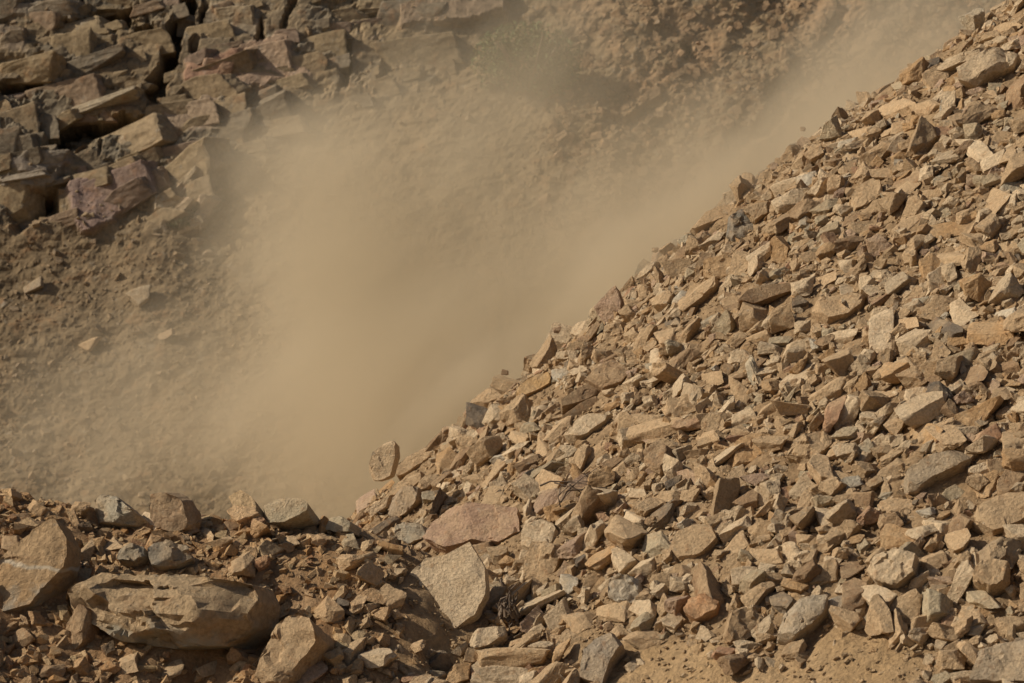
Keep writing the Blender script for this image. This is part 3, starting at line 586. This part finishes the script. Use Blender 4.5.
# ------------------------------------------------------------------ random stones: the largest as objects, the rest as rubble
protos = []
for k in range(36):
    kd = ['block', 'slab', 'block', 'wedge', 'chunk', 'slab'][k % 6]
    V, F = rock_verts(3, 300 + k, (1, 1, 1), kd, .055); protos.append((kd, V, F))
LOW = [hull_mesh(700 + k, ['block', 'slab', 'wedge', 'chunk', 'block', 'wedge'][k % 6]) for k in range(40)]
BED = [rock_verts(3, 2700 + k, (1, 1, 1), 'bed', .045) for k in range(24)]
MIDS = [rock_verts(3, 1700 + k, (1, 1, 1), ['block', 'slab', 'wedge', 'chunk'][k % 4], .055) for k in range(30)]
colnames = list(C); cprob = np.array([.42, .33, .05, .01, .11, .035, .08, .02, .035, .01]); cprob /= cprob.sum()
CA = np.array([C[k] for k in colnames])

def scatter(n, smin, smax_, power, seed):
    r = np.random.default_rng(seed)
    x = r.uniform(-7, 9.5, n); y = r.uniform(17.5, 35, n); z = land(x, y)
    p = np.stack([x, y, z], 1); px, py = pix(p)
    ok = (px > -120) & (px < 1150) & (py > -110) & (py < 800)
    p, px, py = p[ok], px[ok], py[ok]; n = len(p)
    u = r.uniform(0, 1, n); sz = (smin ** -power + u * (smax_ ** -power - smin ** -power)) ** (-1 / power)
    return p, px, py, sz, r
def frames(p, r, n):
    """orthonormal frames: short axis near the slope's normal, long axis near the fall line"""
    sn = normal(p) + r.normal(0, .55, (n, 3)); sn /= np.linalg.norm(sn, axis=1)[:, None]
    fall = np.array([.75, .0, .6])[None, :] + r.normal(0, .55, (n, 3))
    a = fall - (fall * sn).sum(1)[:, None] * sn; a /= np.linalg.norm(a, axis=1)[:, None]
    return a, np.cross(sn, a), sn
def dims_for(r, n, sz):
    L_ = sz * r.uniform(1.0, 1.6, n) * np.where(r.uniform(0, 1, n) < .15, 1.4, 1); Wd = sz * r.uniform(.7, 1.1, n); T_ = sz * r.uniform(.4, 1.0, n)
    return L_, Wd, T_
def thin_out(px, py, rad, keep, cell=16.0):
    """greedy spacing in survey space: big stones first"""
    G_ = {}; out = np.zeros(len(px), bool)
    for i in np.argsort(-rad):
        cx, cy = int(px[i] // cell), int(py[i] // cell); bad = False
        for a in (-2, -1, 0, 1, 2):
            for b in (-2, -1, 0, 1, 2):
                for (qx, qy, qr) in G_.get((cx + a, cy + b), ()):
                    if (qx - px[i]) ** 2 + (qy - py[i]) ** 2 < (keep * (qr + rad[i])) ** 2: bad = True; break
                if bad: break
            if bad: break
        if not bad: G_.setdefault((cx, cy), []).append((px[i], py[i], rad[i])); out[i] = True
    return out
UB = np.array(used_boxes)
def clear_of_heroes(px, py, m):
    inside = ((px[:, None] > UB[None, :, 0] - m[:, None]) & (px[:, None] < UB[None, :, 2] + m[:, None]) & (py[:, None] > UB[None, :, 1] - m[:, None]) & (py[:, None] < UB[None, :, 3] + m[:, None])).any(1)
    return ~inside

# medium stones
p, px, py, sz, r = scatter(34000, .11, .36, 2.3, 71)
so_ = soilness(p[:, 0], p[:, 1])
berm = sstep(420, 340, px) * sstep(440, 480, py)
sz = sz * (1 - .42 * berm) * (.82 + .26 * sstep(230, 640, py) - .12 * sstep(.2, .6, fbm(p[:, 0] * .9, p[:, 1] * .9, s=66)))
rad = sz / p[:, 1] * FPX / 2
ok = (r.uniform(0, 1, len(p)) > so_ * 1.05) & clear_of_heroes(px, py, rad * .35) & (r.uniform(0, 1, len(p)) > berm * .35)
p, px, py, sz, rad = p[ok], px[ok], py[ok], sz[ok], rad[ok]
ok = thin_out(px, py, rad, .49); p, px, py, sz, rad = p[ok], px[ok], py[ok], sz[ok], rad[ok]
n = len(p); A_, B_, N_ = frames(p, r, n); L_, Wd, T_ = dims_for(r, n, sz); ci = r.choice(len(CA), n, p=cprob)
inview = (px > 8) & (px < 1016) & (py > 8) & (py < 675)
# never in front of the bank seen from behind: keep only what the camera could meet
order = np.argsort(-rad * inview)
n_obj = max(0, 296 - N_HAND)
hp, hok = hit(px[order[:n_obj * 2]], py[order[:n_obj * 2]])
vis = np.abs(hp[:, 1] - p[order[:n_obj * 2], 1]) < .6
chosen = order[:n_obj * 2][vis][:n_obj]
pmesh = {}
for i in chosen:
    k = int(r.integers(len(protos))); kd, V, F = protos[k]
    nm = {'slab': 'flat_rock', 'block': 'blocky_rock', 'wedge': 'blocky_rock', 'chunk': 'rock'}[kd]
    if k not in pmesh:
        pmesh[k] = mesh_from(nm, V, F, True, None, M_STONE); sharpen(pmesh[k], 30)
    o = add_rock(nm, pmesh[k], CA[ci[i]], px[i], py[i], rad[i] * 2, shape_word[kd], cw=CW[colnames[ci[i]]])
    T_k = T_[i] * (.6 if kd == 'slab' else 1)
    q = p[i] + N_[i] * T_k * .40
    o.matrix_world = Matrix(((A_[i][0] * L_[i], B_[i][0] * Wd[i], N_[i][0] * T_k, q[0]), (A_[i][1] * L_[i], B_[i][1] * Wd[i], N_[i][1] * T_k, q[1]),
                             (A_[i][2] * L_[i], B_[i][2] * Wd[i], N_[i][2] * T_k, q[2]), (0, 0, 0, 1)))
rest = np.ones(n, bool); rest[chosen] = False
VV, FF, CC = [], [], []; voff = 0
def batch(sub, p, A_, B_, N_, L_, Wd, T_, col, r, lift=.46):
    global voff
    src = {3: MIDS, 4: BED}.get(sub, LOW)
    which = r.integers(0, len(src), len(p))
    for k, (base, F0) in enumerate(src):
        w_ = which == k
        if not w_.any(): continue
        V = p[w_][:, None, :] + base[None, :, 0:1] * (A_[w_] * L_[w_, None])[:, None, :] + base[None, :, 1:2] * (B_[w_] * Wd[w_, None])[:, None, :] + (base[None, :, 2:3] + lift) * (N_[w_] * T_[w_, None])[:, None, :]
        nv = len(base); m = int(w_.sum())
        VV.append(V.reshape(-1, 3)); FF.append((F0[None] + (np.arange(m) * nv)[:, None, None]).reshape(-1, 3) + voff); voff += m * nv
        CC.append(np.repeat(col[w_], nv, axis=0))
def jitcol(col, r): return col * r.uniform(.82, 1.18, (len(col), 1))
batch(3, p[rest], A_[rest], B_[rest], N_[rest], L_[rest], Wd[rest], T_[rest], jitcol(CA[ci[rest]] * (1 - (sstep(430, 330, px) * sstep(450, 490, py))[rest][:, None] * np.array((.0, .13, .26))), r), r)
n_mid = int(rest.sum())
def warm_bank(col, px, py):
    b_ = (sstep(430, 330, px) * sstep(450, 490, py))[:, None]
    return col * (1 - b_) + col * np.array((.98, .87, .72)) * b_
# small stones
p, px, py, sz, r = scatter(60000, .05, .15, 1.6, 72)
so_ = soilness(p[:, 0], p[:, 1]); berm = sstep(420, 340, px) * sstep(440, 480, py)
ok = (r.uniform(0, 1, len(p)) > so_ * .93) & clear_of_heroes(px, py, -sz * 0 - 2)
p, sz, px, py = p[ok], sz[ok], px[ok], py[ok]
n = len(p); a, b, c = frames(p, r, n); l, ww, t = dims_for(r, n, sz); ci = r.choice(len(CA), n, p=cprob)
bigish = sz > .075
for s_, mk in ((2, bigish), (1, ~bigish)): batch(s_, p[mk], a[mk], b[mk], c[mk], l[mk], ww[mk], t[mk], warm_bank(jitcol(CA[ci[mk]], r), px[mk], py[mk]), r, .14)
n_small = n
# grit
p, px, py, sz, r = scatter(70000, .018, .045, 1.5, 73)
ok = (px > -40) & (px < 1064) & (py < 730); p, sz = p[ok], sz[ok]; n = len(p); a, b, c = frames(p, r, n); l, ww, t = dims_for(r, n, sz)
g0 = np.array((.43, .30, .17))
batch(1, p, a, b, c, l, ww, t, jitcol(np.repeat(g0[None], n, 0), r), r, .15)
me = mesh_from('rubble', np.concatenate(VV), np.concatenate(FF), False, np.concatenate(CC), M_RUBBLE)
link('rubble', me, kind='stuff', label='countless small broken stones covering the slope and the earth bank', cat='rubble')
print('stones: hand', N_HAND, 'objects', len(rocks), 'mid', n_mid, 'small', n_small, 'grit', n)

# loose stones on the far face -------------------------------------------------------------
VV, FF, CC = [], [], []; voff = 0
r = np.random.default_rng(90); n = 11000
u = r.uniform(-150, 1000, n); v = r.uniform(0, 560, n)
keepm = np.where((u < 330) & (v > 200 - (u - 100) * .3), .9, .13); ok = r.uniform(0, 1, n) < keepm; u, v = u[ok], v[ok]; n = len(u)
p = np.array([face_at(a, b) for a, b in zip(u, v)]); sz = .032 * (1 - r.uniform(0, .985, n)) ** -.42
a = r.normal(0, 1, (n, 3)); a[:, 0] += 1.5; a /= np.linalg.norm(a, axis=1)[:, None]; c = np.cross(a, r.normal(0, 1, (n, 3))); c /= np.linalg.norm(c, axis=1)[:, None]; b = np.cross(c, a)
l, ww, t = dims_for(r, n, sz); ci = r.choice(3, n)
batch(2, p, a, b, c, l, ww, t, jitcol(np.array([(.26, .185, .11), (.31, .23, .145), (.22, .17, .12)])[ci], r), r, .1)
me = mesh_from('scree', np.concatenate(VV), np.concatenate(FF), False, np.concatenate(CC), M_RUBBLE)
link('scree', me, kind='stuff', label='thin scatter of small stones on the far quarry face', cat='scree')
for (x_, y_, L1, W1, ang, cl, sd, lb) in [(143, 298, 28, 18, 42, (.42, .33, .22), 801, 'lone pale angular stone on the bare earth of the far face'), (93, 345, 24, 11, 30, (.50, .34, .19), 802, 'flat orange tan stone below the lone pale stone on the far face'),
                                          (36, 286, 24, 12, 30, (.33, .26, .18), 803, 'grey stone in the rubble under the cliff hollow'), (213, 212, 14, 6, 15, (.42, .33, .22), 804, 'small pale flat stone beside the green weed on the far face'),
                                          (127, 141, 12, 9, 50, (.45, .36, .25), 805, 'pale stone lying in the long cliff hollow'), (168, 338, 20, 8, 25, (.38, .27, .17), 806, 'tan sliver of stone at the edge of the dust on the far face')]:
    q = face_at(x_, y_); s = q[1] / FPX
    n = np.array([-.35, -1, .5]); n /= np.linalg.norm(n)
    V, F = rock_verts(4, sd, (L1 * s, W1 * s, W1 * s * .7), 'slab' if W1 < 12 else 'wedge', .03)
    c_, s_ = math.cos(math.radians(ang)), math.sin(math.radians(ang)); V = V[:, :1] * oblique(c_, s_, n) + V[:, 1:2] * oblique(-s_, c_, n) + V[:, 2:3] * n
    me = mesh_from('far_rock', V, F, True, None, M_STONE); sharpen(me, 30)
    o = link('far_rock', me, cat='rock', label=lb, group='stones on the far face'); o.color = (*cl, 1); o.location = q + n * W1 * s * .3

# bedded blocks of the bedrock, broken along the bedding and the joints
g = grid_faces(*U.shape)[:, ::-1]
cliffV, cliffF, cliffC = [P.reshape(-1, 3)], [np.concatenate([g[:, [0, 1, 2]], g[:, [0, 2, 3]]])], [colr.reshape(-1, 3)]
VV, FF, CC = [], [], []; voff = U.size
r = np.random.default_rng(501)
def bedrock(u, v, L1, H1, D1, ang, col, out):
    n = len(u); p = np.array([face_at(a, b) for a, b in zip(u, v)])
    a_ = np.stack([np.cos(ang), -.15 + r.normal(0, .12, n), np.sin(ang)], 1); a_ /= np.linalg.norm(a_, axis=1)[:, None]
    o_ = np.array([-.04, -1, .16])[None] + r.normal(0, .09, (n, 3)); o_ -= (o_ * a_).sum(1)[:, None] * a_; o_ /= np.linalg.norm(o_, axis=1)[:, None]
    c_ = np.cross(o_, a_)
    c_ = np.where((c_[:, 2] < 0)[:, None], -c_, c_)
    batch(4, p + o_ * (D1 * out)[:, None], a_, o_, c_, L1, D1, H1, col, r, 0.)
cand = 5200
u = r.uniform(-300, 520, cand); v = r.uniform(-250, 300, cand)
iu = np.clip(((u + 420) / step).astype(int), 0, U.shape[0] - 1); iv = np.clip(((v + 330) / step).astype(int), 0, U.shape[1] - 1)
rk = (R + .55 * R2)[iu, iv]; pk = pocket[iu, iv]; dd = D[iu, iv]
L1 = .32 * (1 - r.uniform(0, .97, cand)) ** -.42; ok = (r.uniform(0, 1, cand) < rk * (1 - .9 * pk)) & (dd > -.10)
u, v, L1 = u[ok], v[ok], L1[ok]
ok = thin_out(u * .75, v * 1.7, L1 / 49 * FPX / 2, .52); u, v, L1 = u[ok], v[ok], L1[ok]; n = len(u)
bc = np.array([(.24, .18, .11), (.19, .155, .11), (.265, .20, .12), (.22, .16, .12), (.25, .18, .12)])[r.choice(5, n, p=[.38, .22, .22, .10, .08])]
ang = np.radians(13 + r.normal(0, 4, n) + 22 * sstep(120, 220, v) * sstep(60, 170, u))
bedrock(u, v, L1 * 1.5, L1 * r.uniform(.4, .95, n), L1 * r.uniform(.5, .8, n), ang, jitcol(bc, r), r.uniform(-.50, -.37, n))
u = r.uniform(540, 1100, 7000); v = r.uniform(-120, 230, 7000); ok = fbm(u / 45, v / 45, o=3, s=260) > -.15; u, v = u[ok], v[ok]; n2 = len(u)
s2 = .06 * (1 - r.uniform(0, .98, n2)) ** -.38
bedrock(u, v, s2 * 1.3, s2 * r.uniform(.6, 1, n2), s2, r.uniform(0, 1.4, n2), jitcol(np.array([(.27, .175, .10), (.30, .20, .12), (.24, .165, .10)])[r.choice(3, n2)], r), r.uniform(-.35, .0, n2))
led = [(112, 196, 92, 42, 22, (.25, .18, .145)), (152, 180, 22, 40, 75, (.27, .19, .15)), (213, 70, 52, 22, 3, (.36, .23, .155)), (35, 165, 74, 18, 5, (.24, .205, .16)), (22, 186, 60, 10, 12, (.27, .225, .17)), (92, 108, 100, 12, 16, (.30, .245, .17)),
       (12, 42, 34, 20, 0, (.25, .195, .13)), (45, 12, 72, 20, 4, (.27, .225, .165)), (172, 196, 74, 12, 42, (.33, .26, .17)), (205, 180, 50, 10, 42, (.33, .25, .17)), (176, 218, 50, 10, 44, (.40, .31, .21)), (207, 214, 32, 14, 50, (.38, .29, .19)),
       (186, 228, 36, 12, 20, (.36, .28, .18)), (40, 145, 14, 26, 80, (.30, .24, .17)), (190, 20, 26, 34, 80, (.34, .27, .18)), (236, 22, 44, 30, 5, (.34, .27, .18)), (190, 118, 60, 30, 8, (.32, .24, .165)), (165, 60, 26, 20, 30, (.36, .28, .18)), (270, 60, 50, 34, 12, (.36, .26, .18)), (20, 222, 50, 8, 10, (.25, .2, .15))]
lu = np.array([(a[0], a[1], a[2], a[3], a[4]) for a in led], float); sc_ = 49 / FPX
bedrock(lu[:, 0], lu[:, 1], lu[:, 2] * sc_ * 1.08, lu[:, 3] * sc_ * 1.1, np.full(len(led), .55), np.radians(lu[:, 4]), np.array([a[5] for a in led]), np.full(len(led), -.36))
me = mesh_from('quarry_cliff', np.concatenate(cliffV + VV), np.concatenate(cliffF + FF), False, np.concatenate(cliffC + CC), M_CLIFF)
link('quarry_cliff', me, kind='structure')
print('bedrock', n)

# ------------------------------------------------------------------ plants and dead roots
def leaf_mat(name, col, col2):
    m = bpy.data.materials.new(name); m.use_nodes = True; t = m.node_tree; b = t.nodes['Principled BSDF']; b.inputs['Roughness'].default_value = .7
    g = t.nodes.new('ShaderNodeNewGeometry'); mx = t.nodes.new('ShaderNodeMix'); mx.data_type = 'RGBA'; t.links.new(g.outputs['Random Per Island'], mx.inputs[0])
    mx.inputs[6].default_value = (*col, 1); mx.inputs[7].default_value = (*col2, 1); t.links.new(mx.outputs[2], b.inputs['Base Color']); return m
M_LEAF = leaf_mat('weed_leaf', (.07, .085, .03), (.13, .13, .05)); M_SAGE = leaf_mat('shrub_leaf', (.10, .14, .045), (.17, .20, .08)); M_TWIG = leaf_mat('dry_twig', (.20, .15, .09), (.33, .26, .17)); M_ROOT = leaf_mat('dead_root', (.09, .062, .04), (.17, .12, .08))
def tube(pts, r0, r1, sides=5):
    pts = np.array(pts, float); n = len(pts); V = []
    for i, q in enumerate(pts):
        d = pts[min(i + 1, n - 1)] - pts[max(i - 1, 0)]; d /= np.linalg.norm(d) + 1e-9
        a = np.cross(d, (0.3, .2, 1)); a /= np.linalg.norm(a) + 1e-9; b = np.cross(d, a); rr = r0 + (r1 - r0) * i / (n - 1)
        for k in range(sides):
            t = 2 * math.pi * k / sides; V.append(q + rr * (math.cos(t) * a + math.sin(t) * b))
    F = [(i * sides + k, i * sides + (k + 1) % sides, (i + 1) * sides + (k + 1) % sides, (i + 1) * sides + k) for i in range(n - 1) for k in range(sides)]
    return np.array(V), np.array(F)
def join(parts):
    V, F, o = [], [], 0
    for v, f in parts: V.append(v); F.append(f + o); o += len(v)
    return np.concatenate(V), np.concatenate(F)
def leaves(n, centre, rx, ry, rz, size, r):
    d = r.normal(0, 1, (n, 3)); d /= np.linalg.norm(d, axis=1)[:, None]; q = d * (r.uniform(0, 1, (n, 1)) ** .45)
    keep = fbm(q[:, 0] * 2.2 + 3, q[:, 1] * 2.2, q[:, 2] * 2.2, s=5) > -.12; q = q[keep]; n = len(q)
    q = q * (rx, ry, rz) + centre
    a = r.normal(0, 1, (n, 3)); a[:, 2] += .8; a /= np.linalg.norm(a, axis=1)[:, None]; b = np.cross(a, r.normal(0, 1, (n, 3))); b /= np.linalg.norm(b, axis=1)[:, None]
    s = size * r.uniform(.6, 1.3, (n, 1))
    V = np.stack([q - a * s, q + b * s * .3, q + a * s, q - b * s * .3], 1).reshape(-1, 3); F = np.arange(n * 4).reshape(-1, 4)
    return V, F
def plant(name, label, px, py, rad, h, nl, lsize, mat, cat, seed):
    r = np.random.default_rng(seed); q = face_at(px, py)
    root = link(name, None, label=label, cat=cat); root.location = q
    ts = []
    for k in range(9):
        a = r.uniform(0, 2 * math.pi); e = np.array([math.cos(a) * rad * .6, -abs(math.sin(a)) * rad * .6, h * r.uniform(.5, .9)])
        ts.append(tube([(0, .1, -.1), e * .4 + r.normal(0, .03, 3), e], .018 * rad * 2, .006 * rad * 2))
    V, F = join(ts); link('stem', mesh_from('stem', V, F, True, None, M_TWIG), parent=root)
    V, F = leaves(nl, (0, -.05 * rad, h * .40), rad, rad * .3, h * .6, lsize, r); link('foliage', mesh_from('foliage', V, F, False, None, mat), parent=root)
plant('shrub', 'large grey green bush high on the far face, blurred by the dust', 526, 92, 1.05, 1.3, 8000, .05, M_SAGE, 'shrub', 3)
plant('weed', 'small green weed growing under the tilted ledges of the far face', 181, 232, .24, .26, 420, .035, M_LEAF, 'weed', 4)
def tangle(name, label, px, py, rx, rz, n, mat, seed, rad=.012, cat='roots'):
    r = np.random.default_rng(seed); p, _ = hit([px], [py]); p = p[0]; sn = normal(p); s = p[1] / FPX; ts = []
    for k in range(n):
        a = r.uniform(-.4, .9); L1 = rx * s * r.uniform(.5, 1.2); c0 = np.array([r.normal(0, rx * s * .28), r.normal(0, .04), r.normal(0, rz * s * .3)]) + sn * .09
        if rz > rx: a += 1.2
        d = np.array([math.cos(a), r.normal(0, .15), math.sin(a)]); bend = r.normal(0, .3, 3) * L1; c0 = c0 + sn * (.12 if rz > rx else 0)
        ts.append(tube([c0 - d * L1 / 2, c0 - d * L1 * .2 + bend * .5, c0 + d * L1 * .2 + bend * .6, c0 + d * L1 / 2 + r.normal(0, .1, 3) * L1], rad * r.uniform(.5, 1.3), rad * .3))
    V, F = join(ts); o = link(name, mesh_from(name, V, F, True, None, mat), cat=cat, label=label); o.location = p
tangle('twig_tangle', 'tangle of dry dark twigs caught among the stones of the slope', 594, 500, 52, 16, 14, M_ROOT, 11, .009, 'twigs')
tangle('dead_root', 'dark dead root clump beside the pale bar stone', 514, 628, 15, 34, 34, M_ROOT, 12, .017, 'root')
tangle('dry_stick', 'thin dry stick poking from the stones above the huge boulder', 272, 548, 8, 8, 2, M_TWIG, 13, .012, 'stick')

# small stones flying in the dust
for (x_, y_, s_, dd, lb) in [(698, 43, 6, 40, 'dark pebble sized stone flying high in the dust'), (803, 129, 6, 34, 'small stone bouncing just above the dusty skyline'), (655, 250, 7, 33.5, 'reddish stone bouncing on the dusty skyline'),
                             (468, 414, 11, 32.5, 'dust veiled stone hopping on the crest above the tumbling rock'), (447, 430, 11, 32, 'low dust veiled stone near the tumbling rock'), (505, 372, 8, 32.8, 'small stone leaping off the crest beside the smooth orange slab'), (557, 330, 9, 32.5, 'brown stone skipping along the crest of the slope')]:
    if not s_: continue
    s = dd / FPX; V, F = rock_verts(3, 900 + x_, (s_ * s, s_ * s * .8, s_ * s * .8), 'chunk'); me = mesh_from('falling_stone', V, F, True, None, M_STONE); sharpen(me)
    o = link('falling_stone', me, cat='falling stone', label=lb, group='falling stones'); o.color = (.28, .18, .11, 1); o.location = P2W(x_, y_, dd)

# ------------------------------------------------------------------ labels: what each stone lies beside
marks = [q for q in rocks if q['short']]
def direction(dx, dy):
    a = math.degrees(math.atan2(-dy, dx)) % 360
    return ['right of', 'up and right of', 'above', 'up and left of', 'left of', 'down and left of', 'below', 'down and right of'][int((a + 22.5) // 45) % 8]
seen = {}
todo = [q for q in rocks if not q['label']]
for q in todo:
    ds = sorted(marks, key=lambda m: math.hypot(m['px'] - q['px'], m['py'] - q['py']))
    size = 'large' if q['size'] > 34 else 'middling' if q['size'] > 25 else 'small'
    done = None
    for m in ds[:4]:
        dd = math.hypot(m['px'] - q['px'], m['py'] - q['py']); far = 'just ' if dd < 32 else '' if dd < 62 else 'well '
        for sz_ in ('', size + ' '):
            lab = f"{sz_}{q['cw'] or 'tan'} {q['shape']} {far}{direction(q['px'] - m['px'], q['py'] - m['py'])} the {m['short']}"
            if lab not in seen: done = lab; break
        if done: break
    if not done: done = lab + ', ' + ['tilted', 'flat lying', 'half buried'][len(seen) % 3]
    q['label'] = done; seen[done] = 1
for q in rocks: q['o']['label'] = q['label']

# ------------------------------------------------------------------ the dust
def dust():
    m = bpy.data.materials.new('dust'); m.use_nodes = True; t = m.node_tree; L = t.links.new
    for x in list(t.nodes):
        if x.type != 'OUTPUT_MATERIAL': t.nodes.remove(x)
    out = [x for x in t.nodes if x.type == 'OUTPUT_MATERIAL'][0]
    pv = t.nodes.new('ShaderNodeVolumePrincipled'); L(pv.outputs[0], out.inputs['Volume'])
    pv.inputs['Color'].default_value = (.905, .793, .60, 1); pv.inputs['Anisotropy'].default_value = .25
    g = t.nodes.new('ShaderNodeNewGeometry'); pos = g.outputs['Position']
    nz = t.nodes.new('ShaderNodeTexNoise'); nz.inputs['Scale'].default_value = .58; nz.inputs['Detail'].default_value = 5; nz.inputs['Roughness'].default_value = .66
    st_ = t.nodes.new('ShaderNodeMapping'); st_.vector_type = 'TEXTURE'; st_.inputs['Rotation'].default_value = (0, -math.radians(48), 0); st_.inputs['Scale'].default_value = (1.9, 1.2, .75); L(pos, st_.inputs['Vector']); L(st_.outputs[0], nz.inputs['Vector'])
    wv = t.nodes.new('ShaderNodeVectorMath'); wv.operation = 'MULTIPLY_ADD'; L(nz.outputs['Color'], wv.inputs[0]); wv.inputs[1].default_value = (2.4, 2.4, 2.4); L(pos, wv.inputs[2])
    wp = t.nodes.new('ShaderNodeVectorMath'); wp.operation = 'SUBTRACT'; L(wv.outputs[0], wp.inputs[0]); wp.inputs[1].default_value = (1.2, 1.2, 1.2)
    tot = None
    for (px, py, dep, rx, ry, rz, ang, st) in BLOBS:
        mp = t.nodes.new('ShaderNodeMapping'); mp.vector_type = 'TEXTURE'; L(wp.outputs[0], mp.inputs['Vector'])
        mp.inputs['Location'].default_value = tuple(P2W(px, py, dep)); mp.inputs['Rotation'].default_value = (0, -math.radians(ang), 0); mp.inputs['Scale'].default_value = (rx, ry, rz)
        ln = t.nodes.new('ShaderNodeVectorMath'); ln.operation = 'LENGTH'; L(mp.outputs[0], ln.inputs[0])
        mr_ = t.nodes.new('ShaderNodeMapRange'); mr_.interpolation_type = 'SMOOTHSTEP'; L(ln.outputs['Value'], mr_.inputs['Value'])
        mr_.inputs['From Min'].default_value = 1.0; mr_.inputs['From Max'].default_value = .35; mr_.inputs['To Min'].default_value = 0; mr_.inputs['To Max'].default_value = st
        if tot is None: tot = mr_.outputs[0]
        else:
            ad = t.nodes.new('ShaderNodeMath'); ad.operation = 'ADD'; L(tot, ad.inputs[0]); L(mr_.outputs[0], ad.inputs[1]); tot = ad.outputs[0]
    r = t.nodes.new('ShaderNodeMapRange'); L(nz.outputs['Fac'], r.inputs['Value']); r.inputs['From Min'].default_value = .34; r.inputs['From Max'].default_value = .66; r.inputs['To Min'].default_value = .0; r.inputs['To Max'].default_value = 2.1
    mu = t.nodes.new('ShaderNodeMath'); mu.operation = 'MULTIPLY'; L(tot, mu.inputs[0]); L(r.outputs[0], mu.inputs[1])
    L(mu.outputs[0], pv.inputs['Density'])
    return m
BLOBS = [(560, 320, 39.0, 5.8, 7.0, 2.1, 38, .24), (370, 390, 38.5, 2.9, 7.0, 2.6, 35, .25), (305, 220, 40.0, 2.1, 5.0, 1.9, 40, .25), (420, 210, 40.0, 3.5, 5.5, 2.4, 30, .14), (510, 70, 41.0, 3.0, 4.5, 1.8, 10, .06),
         (880, 60, 38.0, 3.4, 5.5, 1.35, 38, .18), (480, 260, 41.0, 8.0, 6.5, 4.6, 32, .04), (150, 420, 40.0, 3.6, 6.0, 2.2, 25, .085), (740, 190, 34.0, 3.6, 2.6, .85, 38, .46), (520, 360, 33.8, 2.6, 2.0, .6, 38, .40), (900, 90, 34.5, 2.6, 2.6, .7, 38, .25)]
x0, x1, y0_, y1_, z0, z1 = -8.0, 10.0, 30.5, 47.5, -6.0, 8.0
me = mesh_from('dust_cloud', [(x, y, z) for x in (x0, x1) for y in (y0_, y1_) for z in (z0, z1)], [(0, 1, 3, 2), (4, 6, 7, 5), (0, 4, 5, 1), (2, 3, 7, 6), (0, 2, 6, 4), (1, 5, 7, 3)], False, None, dust())
link('dust_cloud', me, kind='stuff', label='cloud of tan dust billowing up behind the sliding stones', cat='dust')
